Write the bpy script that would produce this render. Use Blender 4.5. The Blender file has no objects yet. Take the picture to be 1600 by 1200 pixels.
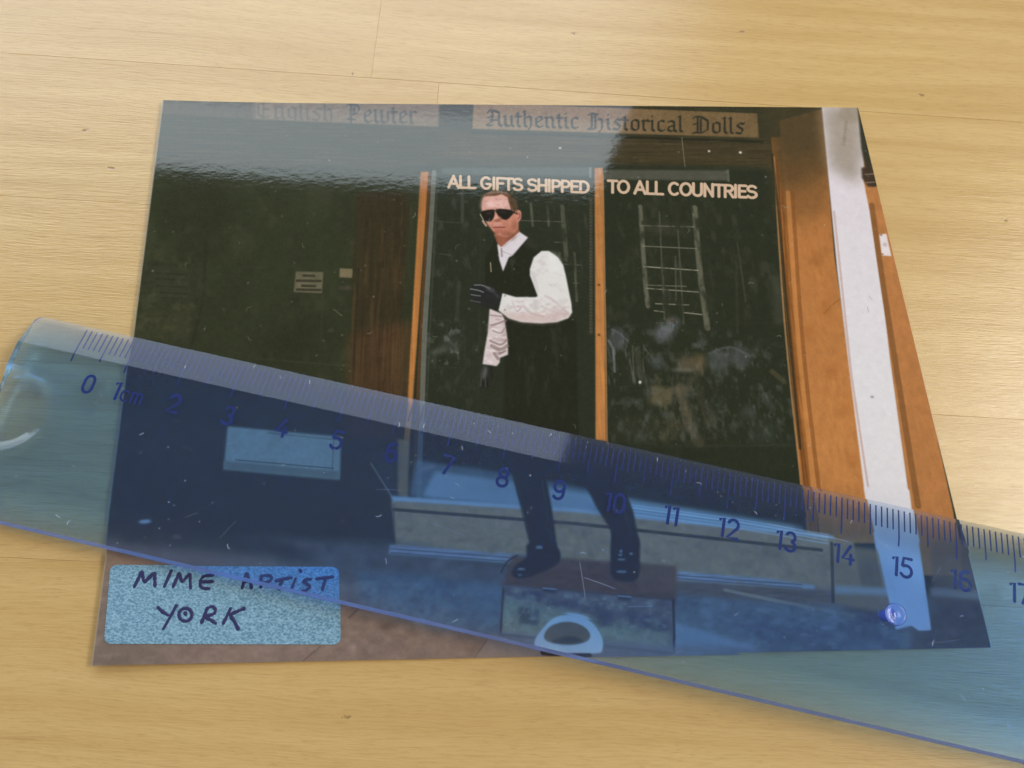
import bpy, bmesh, math, random
import numpy as np
from mathutils import Vector, Matrix

random.seed(7)
RNG = np.random.default_rng(7)
S = 0.01                      # everything below is written in centimetres
scene = bpy.context.scene
C = bpy.context.collection

# ------------------------------------------------------------------ camera
EYE = np.array([-1.28251786, -5.73943333, 13.8305858])
AX, AY, AZ = 0.344707808, -0.0453106861, -0.0313708112
FPX = 1202.0                  # focal length in pixels of a 1600 px wide frame


def _rot(a, b, c):
    rx = np.array([[1, 0, 0], [0, math.cos(a), -math.sin(a)], [0, math.sin(a), math.cos(a)]])
    ry = np.array([[math.cos(b), 0, math.sin(b)], [0, 1, 0], [-math.sin(b), 0, math.cos(b)]])
    rz = np.array([[math.cos(c), -math.sin(c), 0], [math.sin(c), math.cos(c), 0], [0, 0, 1]])
    return rz @ ry @ rx


ROT = _rot(AX, AY, AZ)
cam_data = bpy.data.cameras.new("camera")
cam = bpy.data.objects.new("camera", cam_data)
C.objects.link(cam)
M = Matrix([[*ROT[i], EYE[i] * S] for i in range(3)] + [[0, 0, 0, 1]])
cam.matrix_world = M
cam_data.sensor_width = 36.0
cam_data.lens = FPX / 1600 * 36
cam_data.clip_start = 0.005
cam_data.clip_end = 20
cam_data.dof.use_dof = True
cam_data.dof.focus_distance = 0.146
cam_data.dof.aperture_fstop = 30
scene.camera = cam

# ------------------------------------------------------------------ light
scene.view_settings.view_transform = 'Standard'
scene.view_settings.look = 'None'
scene.view_settings.exposure = 0.33
scene.view_settings.gamma = 1.0
world = bpy.data.worlds.new("World")
scene.world = world
world.use_nodes = True
bg = world.node_tree.nodes['Background']
bg.inputs[0].default_value = (1.0, 0.86, 0.70, 1)      # dim warm room
bg.inputs[1].default_value = 0.31
scene.cycles.max_bounces = 16
scene.cycles.transmission_bounces = 14
scene.cycles.glossy_bounces = 6
scene.cycles.transparent_max_bounces = 12
scene.cycles.caustics_refractive = True
scene.cycles.caustics_reflective = True
scene.cycles.use_denoising = True
scene.cycles.blur_glossy = 0.0


def area_light(name, corner, e1, w, e2, h, colour, radiance):
    """rectangular lamp whose first corner is `corner`, spanning w*e1 and h*e2 (cm)"""
    e1 = Vector(e1).normalized()
    e2 = (Vector(e2) - Vector(e2).dot(e1) * e1).normalized()
    c = Vector(corner) + e1 * w / 2 + e2 * h / 2
    n = e1.cross(e2)
    if n.dot(-c) > 0:                 # lamp shines along its local -Z
        n = -n
    ld = bpy.data.lights.new(name, 'AREA')
    ld.shape = 'RECTANGLE'
    ld.size = w * S
    ld.size_y = h * S
    ld.color = colour
    ld.energy = radiance * (w * S) * (h * S) * math.pi
    o = bpy.data.objects.new(name, ld)
    C.objects.link(o)
    y = n.cross(e1)
    m = Matrix((e1, y, n)).transposed().to_4x4()
    m.translation = c * S
    o.matrix_world = m
    return o


# the window beyond the table, whose upper edge and right-hand edge show as a
# mirror image in the glossy print
mirror_eye = Vector((EYE[0], EYE[1], 0.06 - EYE[2]))
rayC = Vector((1.41, 3.50, .03)) - mirror_eye
FAR = 4.0
corner = mirror_eye + rayC * FAR
n1 = (Vector((-7.75, 3.97, .03)) - mirror_eye).cross(rayC)
n2 = rayC.cross(Vector((2.33, 5.64, .03)) - mirror_eye)
e1 = Vector((-1, 0, 0)) - n1 * (Vector((-1, 0, 0)).dot(n1) / n1.length_squared)
e2 = e1.cross(n2)
if e2.z > 0:
    e2 = -e2
area_light("window_light", corner, e1, 17.5 * FAR, e2, 2.83 * FAR, (0.78, 0.92, 1.0), 3.7)      # sky
area_light("window_light_lower", corner + e2.normalized() * 2.83 * FAR, e1, 17.5 * FAR, e2, 10.3 * FAR, (0.66, 0.78, 1.0), 2.2)   # what lies below it
# a second, weaker opening to the right of the table
area_light("side_window_light", (71, -25, 82), (0, 1, 0), 66, (1, 0, 0), 48, (1.0, 0.97, 0.90), 10.8)

# ------------------------------------------------------------------ helpers


def un(u, v, z=0.0):
    """point of the plane z (cm) seen at photograph pixel u, v"""
    d = ROT @ np.array([(u - 800) / FPX, (600 - v) / FPX, -1.0])
    return EYE + d * ((z - EYE[2]) / d[2])


def un_many(pts, z=0.03):
    return np.array([un(u, v, z)[:2] for u, v in pts])


def mesh_obj(name, bm, mats, parent=None, smooth=False, scale=True):
    me = bpy.data.meshes.new(name)
    if scale:
        for v in bm.verts:
            v.co *= S
    bm.to_mesh(me)
    bm.free()
    for m in (mats if isinstance(mats, (list, tuple)) else [mats]):
        me.materials.append(m)
    if smooth:
        for p in me.polygons:
            p.use_smooth = True
    o = bpy.data.objects.new(name, me)
    C.objects.link(o)
    if parent:
        o.parent = parent
    return o


def tag(o, label=None, cat=None, group=None, kind=None):
    for k, v in (('label', label), ('category', cat), ('group', group), ('kind', kind)):
        if v:
            o[k] = v
    return o


def new_mat(name):
    m = bpy.data.materials.new(name)
    m.use_nodes = True
    nt = m.node_tree
    return m, nt, nt.nodes['Principled BSDF']


def node(nt, typ, **kw):
    n = nt.nodes.new(typ)
    for k, v in kw.items():
        setattr(n, k, v)
    return n


def srgb2lin(c):
    c = np.asarray(c, float) / 255.0
    return np.where(c <= 0.04045, c / 12.92, ((c + 0.055) / 1.055) ** 2.4)


def ribbon(bm, pts, w, h, to3d, closed=False, press=0.0):
    """raised pen line: ridge of width w and height h along 2-D points"""
    pts = [np.array(p, float) for p in pts]
    out = []
    n = len(pts)
    # round the start and the end off
    d0 = pts[1] - pts[0]
    d0 /= np.linalg.norm(d0) + 1e-9
    d1 = pts[-1] - pts[-2]
    d1 /= np.linalg.norm(d1) + 1e-9
    stations = []
    if not closed:
        stations += [(pts[0] - d0 * w * .42, d0, .30), (pts[0] - d0 * w * .22, d0, .80)]
    for i in range(n):
        a = pts[max(i - 1, 0)]
        b = pts[min(i + 1, n - 1)]
        if closed and i in (0, n - 1):
            a, b = pts[-2], pts[1]
        d = b - a
        d = d / (np.linalg.norm(d) + 1e-9)
        stations.append((pts[i], d, 1.0))
    if not closed:
        stations += [(pts[-1] + d1 * w * .22, d1, .80), (pts[-1] + d1 * w * .42, d1, .30)]
    rows = []
    for p, d, k in stations:
        nrm = np.array([-d[1], d[0]])
        r = []
        if press:
            k *= 1 + press * (RNG.random() - .5)
        for s, z in ((-1, 0), (-.6, .8), (0, 1), (.6, .8), (1, 0)):
            q = p + nrm * s * w * .5 * k
            r.append(bm.verts.new(to3d(q[0], q[1], z * h)))
        rows.append(r)
    for r0, r1 in zip(rows[:-1], rows[1:]):
        for j in range(4):
            bm.faces.new((r0[j], r1[j], r1[j + 1], r0[j + 1]))
        bm.faces.new((r0[4], r1[4], r1[0], r0[0]))
    bm.faces.new(rows[0])
    bm.faces.new(rows[-1][::-1])


def arc(cx, cy, rx, ry, a0, a1, n=12):
    return [(cx + rx * math.cos(math.radians(a0 + (a1 - a0) * i / n)),
             cy + ry * math.sin(math.radians(a0 + (a1 - a0) * i / n))) for i in range(n + 1)]


def catmull(pts, closed=True, n=5):
    P = [np.array(p, float) for p in pts]
    m = len(P)
    out = []
    rng = range(m) if closed else range(m - 1)
    for i in rng:
        if closed:
            a, b, c, d = P[i - 1], P[i], P[(i + 1) % m], P[(i + 2) % m]
        else:
            a, b, c, d = P[max(i - 1, 0)], P[i], P[i + 1], P[min(i + 2, m - 1)]
        for k in range(n):
            t = k / n
            out.append(.5 * (2 * b + (c - a) * t + (2 * a - 5 * b + 4 * c - d) * t * t + (3 * b - a - 3 * c + d) * t ** 3))
    if not closed:
        out.append(P[-1])
    return np.array(out)


# ------------------------------------------------------------------ stroke alphabets
DIGIT = {
    '0': ([arc(.3, .68, .26, .32, 0, 180) + arc(.3, .32, .26, .32, 180, 360) + [(.56, .68)]], .6),
    '1': ([[(.02, .88), (.22, 1.0), (.22, 0)]], .34),
    '2': ([arc(.29, .72, .27, .28, 160, -35) + [(.02, 0), (.58, 0)]], .6),
    '3': ([arc(.28, .755, .24, .245, 150, -80) + arc(.28, .26, .28, .26, 78, -150)], .6),
    '4': ([[(.40, 1.0), (.0, .28), (.60, .28)], [(.44, .52), (.44, 0)]], .62),
    '5': ([[(.54, 1.0), (.12, 1.0), (.06, .55)] + arc(.27, .31, .30, .31, 125, -150)], .6),
    '6': ([[(.46, .97), (.30, 1.0)] + arc(.33, .70, .29, .30, 100, 180, 6) + [(.03, .30)] + arc(.31, .30, .28, .30, 180, 540, 20)], .62),
    '7': ([[(.0, 1.0), (.58, 1.0), (.20, 0)]], .58),
    '8': ([arc(.3, .75, .22, .25, -90, 270, 20), arc(.3, .26, .28, .26, 90, 450, 20)], .6),
    '9': ([arc(.30, .70, .27, .30, 0, 360, 20), [(.57, .70), (.57, .34)] + arc(.29, .32, .28, .32, 0, -140)], .6),
    'c': ([arc(.26, .30, .25, .30, 50, 310)], .48),
    'm': ([[(.04, .60), (.04, 0)], [(.04, .40)] + arc(.19, .42, .14, .18, 180, 0, 8) + [(.33, 0)],
           [(.33, .42)] + arc(.48, .42, .14, .18, 180, 0, 8) + [(.62, 0)]], .7),
}
SANS = {
    'A': ([[(.02, 0), (.30, 1), (.58, 0)], [(.12, .32), (.48, .32)]], .62),
    'L': ([[(.08, 1), (.08, .02), (.44, .02)]], .48),
    'G': ([arc(.32, .5, .27, .48, 50, 330) + [(.57, .42), (.36, .42)]], .68),
    'I': ([[(.08, 1), (.08, 0)]], .20),
    'F': ([[(.08, 0), (.08, .97), (.44, .97)], [(.08, .52), (.40, .52)]], .48),
    'T': ([[(.0, .96), (.48, .96)], [(.24, .96), (.24, 0)]], .50),
    'S': ([arc(.27, .74, .22, .23, 30, 250) + arc(.27, .26, .24, .25, 80, -150)], .56),
    'H': ([[(.08, 0), (.08, 1)], [(.50, 0), (.50, 1)], [(.08, .5), (.50, .5)]], .60),
    'P': ([[(.08, 0), (.08, .96), (.28, .96)] + arc(.28, .70, .20, .26, 90, -90) + [(.08, .44)]], .54),
    'E': ([[(.44, .97), (.08, .97), (.08, .03), (.46, .03)], [(.08, .52), (.40, .52)]], .50),
    'D': ([[(.08, .03), (.08, .97), (.25, .97)] + arc(.25, .5, .28, .47, 90, -90) + [(.08, .03)]], .60),
    'O': ([arc(.33, .5, .28, .48, 0, 360, 24)], .66),
    'C': ([arc(.32, .5, .27, .48, 48, 312)], .62),
    'U': ([[(.08, 1), (.08, .3)] + arc(.30, .28, .22, .27, 180, 360) + [(.52, 1)]], .62),
    'N': ([[(.08, 0), (.08, 1), (.50, 0), (.50, 1)]], .60),
    'R': ([[(.08, 0), (.08, .96), (.28, .96)] + arc(.28, .72, .20, .24, 90, -90) + [(.08, .48)], [(.28, .48), (.50, 0)]], .56),
    ' ': ([], .26),
}


def _stem(x, t=1.0, b=0.0):
    return [(x - .13, t - .13), (x, t), (x, b + .14), (x + .13, b)]


BLACK = {
    'A': ([[(.08, 1.15), (.22, 1.45), (.55, 1.38), (.78, 1.2), (.78, .14), (.95, 0)],
           [(.36, 1.36), (.40, .95), (.12, .72)], [(.40, .95), (.36, .4), (.06, .12)],
           [(.24, .55), (.74, .55)], [(.03, .08), (.28, 0), (.40, .12)]], 1.0),
    'H': ([[(.02, 1.28), (.22, 1.45), (.62, 1.34)], [(.26, 1.40), (.26, .16), (.04, -.02)], [(.46, 1.3), (.46, .1)],
           [(.46, .85), (.66, 1.0), (.86, .84), (.86, .1), (.62, -.34)], [(.04, .02), (.3, .0), (.5, .12)]], 1.06),
    'D': ([[(.04, 1.28), (.20, 1.45), (.55, 1.42), (.92, 1.10), (.92, .32), (.58, 0), (.10, -.02), (.0, -.14)],
           [(.32, 1.38), (.32, .08)], [(.50, 1.28), (.50, .14)], [(.06, .70), (.28, .86)]], 1.08),
    'E': ([[(.75, 1.3), (.4, 1.45), (.12, 1.1), (.12, .3), (.42, 0), (.8, .2)], [(.42, 1.38), (.42, .1)], [(.42, .75), (.75, .75)]], .95),
    'P': ([[(.02, 1.28), (.2, 1.45), (.62, 1.40), (.80, 1.1), (.62, .72), (.36, .6)], [(.30, 1.40), (.30, -.1), (.08, -.3)],
           [(.48, 1.3), (.48, .6)], [(.1, .25), (.55, .2)]], .95),
    'u': ([_stem(.15), [(.15, .14), (.30, 0), (.52, .16)], _stem(.52)], .72),
    't': ([_stem(.17, 1.28), [(.0, .92), (.38, .92)]], .42),
    'h': ([_stem(.15, 1.48), [(.15, .80), (.36, 1.0), (.52, .86), (.52, .12), (.34, -.30)]], .68),
    'e': ([[(.54, .16), (.34, 0), (.15, .16), (.15, .84), (.36, 1.0), (.52, .78), (.20, .48)]], .60),
    'n': ([_stem(.15), [(.15, .80), (.36, 1.0), (.52, .86), (.52, .14), (.66, 0)]], .72),
    'i': ([_stem(.15), [(.10, 1.30), (.18, 1.40)]], .36),
    'c': ([[(.52, .16), (.34, 0), (.15, .16), (.15, .84), (.34, 1.0), (.50, .88)]], .56),
    's': ([[(.52, .88), (.34, 1.0), (.15, .78), (.50, .36), (.36, 0), (.08, .10)], [(.52, .88), (.58, 1.05)]], .62),
    'o': ([[(.15, .16), (.15, .84), (.34, 1.0), (.54, .84), (.54, .16), (.34, 0), (.15, .16)]], .68),
    'r': ([_stem(.15), [(.15, .80), (.34, 1.0), (.48, .88)]], .52),
    'a': ([[(.15, .86), (.34, 1.0), (.52, .86), (.52, .14), (.66, 0)], [(.52, .56), (.2, .42), (.15, .16), (.32, 0), (.52, .16)]], .72),
    'l': ([_stem(.15, 1.48)], .36),
    'w': ([_stem(.15, 1.1), _stem(.50), [(.15, .14), (.30, 0), (.50, .16)], [(.86, 1.0), (.86, .16), (.68, 0), (.50, .14)]], 1.0),
    'g': ([[(.54, .3), (.34, .1), (.15, .26), (.15, .84), (.34, 1.0), (.54, .84), (.54, -.1), (.3, -.35), (.1, -.25)]], .68),
    ' ': ([], .50),
}

# ------------------------------------------------------------------ the printed picture (flat print on the card)
PPC = 110                                    # print pixels per centimetre
CW, CH = int(16 * PPC), int(12 * PPC)        # canvas spans x -8..8, y -6..6 cm
canvas = np.zeros((CH, CW, 3), np.float32)


def to_canvas(pts):
    q = un_many(pts)
    return np.stack([(q[:, 0] + 8) * PPC, (6 - q[:, 1]) * PPC], 1)


def blur(a, r):
    if r < .6:
        return a
    rad = max(1, int(round(r)))
    for ax in (0, 1):
        for _ in range(2):
            k = 2 * rad + 1
            pad = [(0, 0), (0, 0)]
            pad[ax] = (rad + 1, rad)
            c = np.cumsum(np.pad(a, pad, mode='edge'), axis=ax)
            a = (np.take(c, range(k, c.shape[ax]), axis=ax) - np.take(c, range(0, c.shape[ax] - k), axis=ax)) / k
    return a


def noise2(h, w, fy, fx, octaves=3):
    """smooth value noise, fy / fx = cell size in pixels"""
    out = np.zeros((h, w), np.float32)
    amp = 1.0
    tot = 0
    for o in range(octaves):
        cy, cx = max(fy / 2 ** o, 1), max(fx / 2 ** o, 1)
        gh, gw = int(h / cy) + 3, int(w / cx) + 3
        g = RNG.standard_normal((gh, gw)).astype(np.float32)
        yy = np.arange(h) / cy
        xx = np.arange(w) / cx
        y0 = yy.astype(int)
        x0 = xx.astype(int)
        ty = (yy - y0)[:, None]
        tx = (xx - x0)[None, :]
        ty = ty * ty * (3 - 2 * ty)
        tx = tx * tx * (3 - 2 * tx)
        a = g[y0][:, x0]
        b = g[y0][:, x0 + 1]
        c = g[y0 + 1][:, x0]
        d = g[y0 + 1][:, x0 + 1]
        out += amp * ((a * (1 - tx) + b * tx) * (1 - ty) + (c * (1 - tx) + d * tx) * ty)
        tot += amp
        amp *= .55
    return out / tot


def comp(mask, x0, y0, col, alpha=1.0, tex=None):
    h, w = mask.shape
    X0, Y0, X1, Y1 = max(x0, 0), max(y0, 0), min(x0 + w, CW), min(y0 + h, CH)
    if X1 <= X0 or Y1 <= Y0:
        return
    m = mask[Y0 - y0:Y1 - y0, X0 - x0:X1 - x0, None] * alpha
    c = np.asarray(col, np.float32)
    if c.ndim == 1:
        c = c[None, None, :]
    else:
        c = c[Y0 - y0:Y1 - y0, X0 - x0:X1 - x0]
    if tex is not None:
        c = c * (1 + tex[Y0 - y0:Y1 - y0, X0 - x0:X1 - x0, None])
    reg = canvas[Y0:Y1, X0:X1]
    canvas[Y0:Y1, X0:X1] = reg * (1 - m) + c * m


def poly(pts, col, soft=1.0, alpha=1.0, smooth=False, col2=None, axis=None, grain=0, gf=(40, 4)):
    """filled outline; col2 = second colour reached along axis (two photo points)"""
    if smooth:
        pts = catmull(pts)
    q = to_canvas(pts)
    pad = int(soft * 3 + 3)
    x0, y0 = np.floor(q.min(0)).astype(int) - pad
    x1, y1 = np.ceil(q.max(0)).astype(int) + pad
    w, h = x1 - x0, y1 - y0
    SS = 2
    ys = (np.arange(h * SS) + .5) / SS + y0
    cov = np.zeros((h * SS, w * SS), np.float32)
    xs = (np.arange(w * SS) + .5) / SS + x0
    n = len(q)
    a = q
    b = np.roll(q, -1, 0)
    for iy, y in enumerate(ys):
        hit = (a[:, 1] <= y) != (b[:, 1] <= y)
        if not hit.any():
            continue
        aa, bb = a[hit], b[hit]
        xc = np.sort(aa[:, 0] + (y - aa[:, 1]) / (bb[:, 1] - aa[:, 1]) * (bb[:, 0] - aa[:, 0]))
        for k in range(0, len(xc) - 1, 2):
            i0, i1 = np.searchsorted(xs, (xc[k], xc[k + 1]))
            cov[iy, i0:i1] = 1
    cov = cov.reshape(h, SS, w, SS).mean((1, 3))
    cov = blur(cov, soft)
    c = np.asarray(col, np.float32)
    if col2 is not None:
        A, B = to_canvas(axis)
        d = B - A
        yy, xx = np.mgrid[y0:y1, x0:x1]
        t = np.clip(((xx - A[0]) * d[0] + (yy - A[1]) * d[1]) / (d @ d), 0, 1)[..., None]
        c = (1 - t) * c + t * np.asarray(col2, np.float32)
    tex = noise2(h, w, gf[0], gf[1]) * grain if grain else None
    comp(cov, x0, y0, c, alpha, tex)


def stroke(pts, width, col, soft=1.0, alpha=1.0, smooth=False):
    """pen line; width in photo pixels"""
    if smooth and len(pts) > 2:
        pts = catmull(pts, closed=False)
    q = to_canvas(pts)
    mid = to_canvas([pts[len(pts) // 2], (pts[len(pts) // 2][0] + 10, pts[len(pts) // 2][1])])
    k = np.linalg.norm(mid[1] - mid[0]) / 10
    r = width * k / 2
    pad = int(r + soft * 3 + 3)
    x0, y0 = np.floor(q.min(0)).astype(int) - pad
    x1, y1 = np.ceil(q.max(0)).astype(int) + pad
    yy, xx = np.mgrid[y0:y1, x0:x1].astype(np.float32)
    dist = np.full(xx.shape, 1e9, np.float32)
    for a, b in zip(q[:-1], q[1:]):
        d = b - a
        L = d @ d + 1e-9
        t = np.clip(((xx - a[0]) * d[0] + (yy - a[1]) * d[1]) / L, 0, 1)
        dist = np.minimum(dist, np.hypot(xx - a[0] - t * d[0], yy - a[1] - t * d[1]))
    m = np.clip((r - dist) / max(soft, .5) + .5, 0, 1)
    comp(m, x0, y0, col, alpha)


def smoke(pts, col, alpha, cell=(18, 12), lo=.0, hi=.9, soft=10):
    """cloudy light patches inside an outline, as in a dim reflection"""
    q = to_canvas(pts)
    x0, y0 = np.floor(q.min(0)).astype(int) - 4
    x1, y1 = np.ceil(q.max(0)).astype(int) + 4
    before = canvas[max(y0, 0):y1, max(x0, 0):x1].copy()
    poly(pts, col, soft, alpha)
    h, w = before.shape[:2]
    n = np.clip((noise2(h, w, cell[0], cell[1], 4) - lo) / (hi - lo), 0, 1)[..., None]
    reg = canvas[max(y0, 0):y1, max(x0, 0):x1]
    canvas[max(y0, 0):y1, max(x0, 0):x1] = before * (1 - n) + reg * n


def blob(cx, cy, rx, ry, col, alpha=.5, soft=6, ang=0):
    ca, sa = math.cos(math.radians(ang)), math.sin(math.radians(ang))
    poly([(cx + rx * math.cos(t) * ca - ry * math.sin(t) * sa, cy + rx * math.cos(t) * sa + ry * math.sin(t) * ca)
          for t in np.linspace(0, 2 * math.pi, 22)[:-1]], col, soft, alpha)


def lettering(text, font, p0, p1, up, width, col, soft=1.0, alpha=1.0, nib=None, slant=0.0):
    """text on the baseline p0..p1 (photo pixels), cap or x height vector `up`"""
    total = sum(font[c][1] for c in text)
    p0, p1, up = np.array(p0, float), np.array(p1, float), np.array(up, float)
    x = 0.0
    for c in text:
        strokes, adv = font[c]
        for s in strokes:
            pts = [tuple(p0 + (p1 - p0) * ((x + sx + slant * sy) / total) + up * sy) for sx, sy in s]
            if nib is None:
                stroke(pts, width, col, soft, alpha)
            else:                                # broad pen held at an angle
                nx, ny = nib[0] / 2, nib[1] / 2
                for a, b in zip(pts[:-1], pts[1:]):
                    quad = [(a[0] - nx, a[1] - ny), (a[0] + nx, a[1] + ny), (b[0] + nx, b[1] + ny), (b[0] - nx, b[1] - ny)]
                    poly(quad, col, soft, alpha)
                    stroke([a, b], width, col, soft, alpha)
        x += adv


DARK = np.array((43, 50, 36), float)


def paint_print():
    canvas[:] = DARK
    # dark shop front, a little warmer to the left
    poly([(140, 150), (660, 150), (640, 1050), (140, 1050)], (47, 54, 36), 6)
    n = noise2(CH, CW, 160, 120, 3)[..., None]
    canvas[:] = canvas * (1 + .10 * n)
    # fascia and its two painted name boards
    poly([(250, 150), (1240, 160), (1232, 255), (245, 262)], (52, 52, 36), 4, grain=.10, gf=(3, 60))
    poly([(700, 205), (1215, 224), (1222, 262), (690, 246)], (66, 58, 38), 5, .8, grain=.18, gf=(2, 70))
    stroke([(665, 238), (1215, 250)], 5, (80, 68, 44), 3, .35)
    stroke([(735, 206), (1190, 221)], 5, (32, 34, 24), 3, .7)
    poly([(395, 150), (687, 155), (685, 198), (395, 186)], (116, 100, 82), 1.6, grain=.05, gf=(6, 6))
    poly([(250, 150), (400, 150), (400, 187), (250, 180)], (84, 76, 62), 2.0, .7, grain=.05)
    poly([(740, 160), (1183, 177), (1186, 215), (738, 201)], (132, 108, 80), 1.4, grain=.06, gf=(6, 6), col2=(116, 95, 64),
         axis=[(950, 180), (1060, 180)])  # left end painted paler for the window's reflection across it
    lettering("Authentic Historical Dolls", BLACK, (759, 196), (1164, 209), (0, -17), 1.5, (40, 44, 36), 1.0, nib=(3.0, -2.6), alpha=.92)
    lettering("Pewter", BLACK, (540, 190), (652, 193), (0, -19), 1.5, (52, 54, 48), 1.4, nib=(3.4, -3.0), alpha=.80)
    lettering("English", BLACK, (400, 184), (522, 189), (0, -19), 1.5, (52, 54, 48), 2.0, nib=(3.4, -3.0), alpha=.40)  # drawn faint and blurred, as if lost in the window's reflection
    # doorway on the left
    poly([(556, 300), (640, 300), (600, 1000), (480, 1000), (548, 620)], (54, 45, 30), 6, .75, grain=.12, gf=(120, 4))
    poly([(545, 520), (650, 500), (636, 690), (540, 690)], (84, 60, 38), 10, .65, grain=.15, gf=(120, 3))
    for x0, x1, w, c in ((598, 574, 5, (78, 58, 40)), (588, 562, 3, (66, 52, 36)), (612, 596, 3, (60, 46, 30)), (560, 548, 4, (40, 36, 26))):
        stroke([(x0, 420), (x1, 640)], w, c, 2, .5)
    poly([(462, 424), (505, 425), (503, 458), (459, 456)], (106, 102, 80), 1.2)
    for y, w in ((430, 16), (438, 36), (446, 20), (452, 36)):
        stroke([(482 - w / 2, y), (482 + w / 2, y + .6)], 4.5, (50, 50, 38), 1.6, .85)
    poly([(531, 419), (551, 420), (550, 434), (530, 433)], (122, 112, 84), 1.2)
    poly([(530, 447), (548, 446), (549, 453), (528, 452)], (72, 66, 56), 1.6, .8)
    poly([(238, 418), (300, 421), (296, 470), (234, 466)], (56, 60, 44), 3, .6)
    for y in (428, 437, 448, 458, 466):
        stroke([(244, y), (292, y + 2)], 3, (38, 42, 30), 2, .5)
    for p in ([(240, 478), (262, 486)], [(228, 495), (280, 497)], [(232, 505), (256, 520)]):
        stroke(p, 3, (38, 42, 30), 2, .6)
    blob(262, 505, 40, 24, (68, 68, 46), .35, 12)
    stroke([(300, 540), (318, 470), (322, 380)], 6, (38, 42, 30), 3, .5)
    stroke([(400, 560), (550, 572)], 3, (70, 70, 56), 2, .35)
    stroke([(505, 440), (497, 600)], 4, (58, 60, 46), 2, .3)
    stroke([(520, 483), (550, 486)], 2, (70, 70, 56), 1.5, .4)
    stroke([(521, 483), (534, 493)], 1.5, (120, 118, 104), 1.2, .6)
    blob(517, 516, 4, 3, (92, 90, 80), .5, 3)
    # show window glass, darkest part, faint reflections of a sash window and people
    poly([(668, 262), (1226, 268), (1252, 760), (632, 780)], (40, 48, 36), 2)
    poly([(940, 262), (1224, 268), (1252, 760), (935, 750)], (38, 46, 33), 2)
    poly([(690, 262), (926, 261), (925, 275), (690, 272)], (74, 84, 78), 2, .8)
    poly([(944, 265), (1137, 266), (1137, 282), (942, 280)], (84, 86, 74), 1.6, .9)
    stroke([(1137, 266), (1138, 282)], 4, (104, 104, 94), 1.6, .8)
    stroke([(922, 262), (922, 276)], 4, (120, 128, 130), 1.6, .7)
    R1 = (146, 140, 120)
    stroke([(1000, 322), (1008, 440), (1012, 478)], 7, R1, 3.4, .55, True)
    stroke([(1085, 324), (1093, 420), (1105, 512)], 9, R1, 3.6, .55, True)
    for a, b, al in (((1000, 352), (1084, 354), .6), ((1004, 384), (1088, 388), .55), ((1006, 416), (1090, 422), .9),
                     ((1010, 450), (1092, 456), .75), ((1010, 445), (1072, 447), .5), ((1024, 474), (1076, 476), .75),
                     ((1022, 485), (1038, 487), .7), ((1069, 488), (1096, 491), .8), ((1025, 504), (1040, 504), .4)):
        stroke([a, b], 2.0, (160, 156, 136), 1.1, al)
    for x, y0, y1, dx, al in ((1030, 330, 500, 8, .55), (1057, 328, 505, 11, .55), (1055, 400, 470, 1, .5), (1036, 430, 474, 2, .6)):
        stroke([(x, y0), (x + dx, y1)], 2.6, (104, 102, 88), 1.6, al)
    blob(1043, 357, 40, 9, (82, 80, 66), .35, 6)
    for p, w, al in (([(878, 322), (885, 405)], 7, .45), ([(829, 318), (832, 352)], 4, .5), ([(855, 320), (857, 352)], 4, .5),
                     ([(897, 395), (901, 470)], 4, .45), ([(874, 395), (875, 405)], 4, .3)):
        stroke(p, w, R1, 3.0, al * .8)
    for p in ([(814, 344), (878, 346)], [(866, 378), (880, 378)], [(882, 412), (908, 414)], [(895, 442), (905, 442)]):
        stroke(p, 1.8, (104, 102, 88), 1.2, .65)
    stroke([(1152, 380), (1165, 470)], 3, (74, 76, 64), 2, .5)
    stroke([(1150, 400), (1152, 520)], 4, (62, 64, 52), 3, .35)
    poly([(1204, 430), (1222, 430), (1228, 505), (1210, 505)], (74, 76, 64), 6, .55)
    stroke([(923, 310), (923, 520)], 5, (68, 66, 52), 1.6, .75)
    for yy in range(312, 520, 5):
        stroke([(921, yy), (925, yy + 1)], 1.6, (96, 94, 78), 1, .5)
    stroke([(722, 290), (722, 345)], 5, (78, 82, 76), 2.6, .55)
    stroke([(717, 440), (713, 500)], 6, (70, 74, 66), 3, .35)
    stroke([(678, 345), (720, 348)], 1.6, (82, 84, 74), 1.4, .5)
    stroke([(686, 396), (704, 398)], 2.4, (78, 80, 70), 2, .5)
    stroke([(752, 300), (745, 680)], 4, (54, 60, 44), 3, .25)
    # people reflected in the right-hand pane
    blob(1043, 512, 21, 11, (132, 138, 148), .7, 6, -38)
    smoke([(1022, 500), (1062, 495), (1058, 535), (1022, 540)], (50, 54, 50), .7, (8, 6), .0, .8, 4)
    blob(1034, 524, 12, 12, (92, 98, 102), .6, 5)
    blob(1048, 500, 7, 3, (92, 70, 52), .6, 2)
    blob(964, 528, 13, 16, (84, 88, 92), .65, 5)
    stroke([(951, 532), (958, 545), (960, 580)], 4, (128, 132, 136), 2.5, .6)
    stroke([(956, 514), (970, 522), (980, 532)], 3, (100, 104, 108), 2, .5)
    stroke([(988, 540), (990, 585)], 3, (96, 96, 84), 2, .5)
    stroke([(995, 545), (1000, 588)], 9, (78, 80, 68), 4, .45)
    stroke([(1008, 545), (1020, 560)], 3, (92, 92, 80), 2, .4)
    blob(1074, 568, 16, 12, (120, 104, 82), .55, 7)
    blob(1094, 565, 9, 13, (112, 92, 66), .6, 6, -20)
    blob(1068, 578, 20, 3, (132, 130, 120), .5, 3)
    blob(1026, 566, 10, 12, (84, 90, 94), .55, 6, -45)
    poly([(1018, 602), (1052, 606), (1050, 628), (1036, 636), (1016, 630)], (124, 114, 86), 4, .6)
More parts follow.
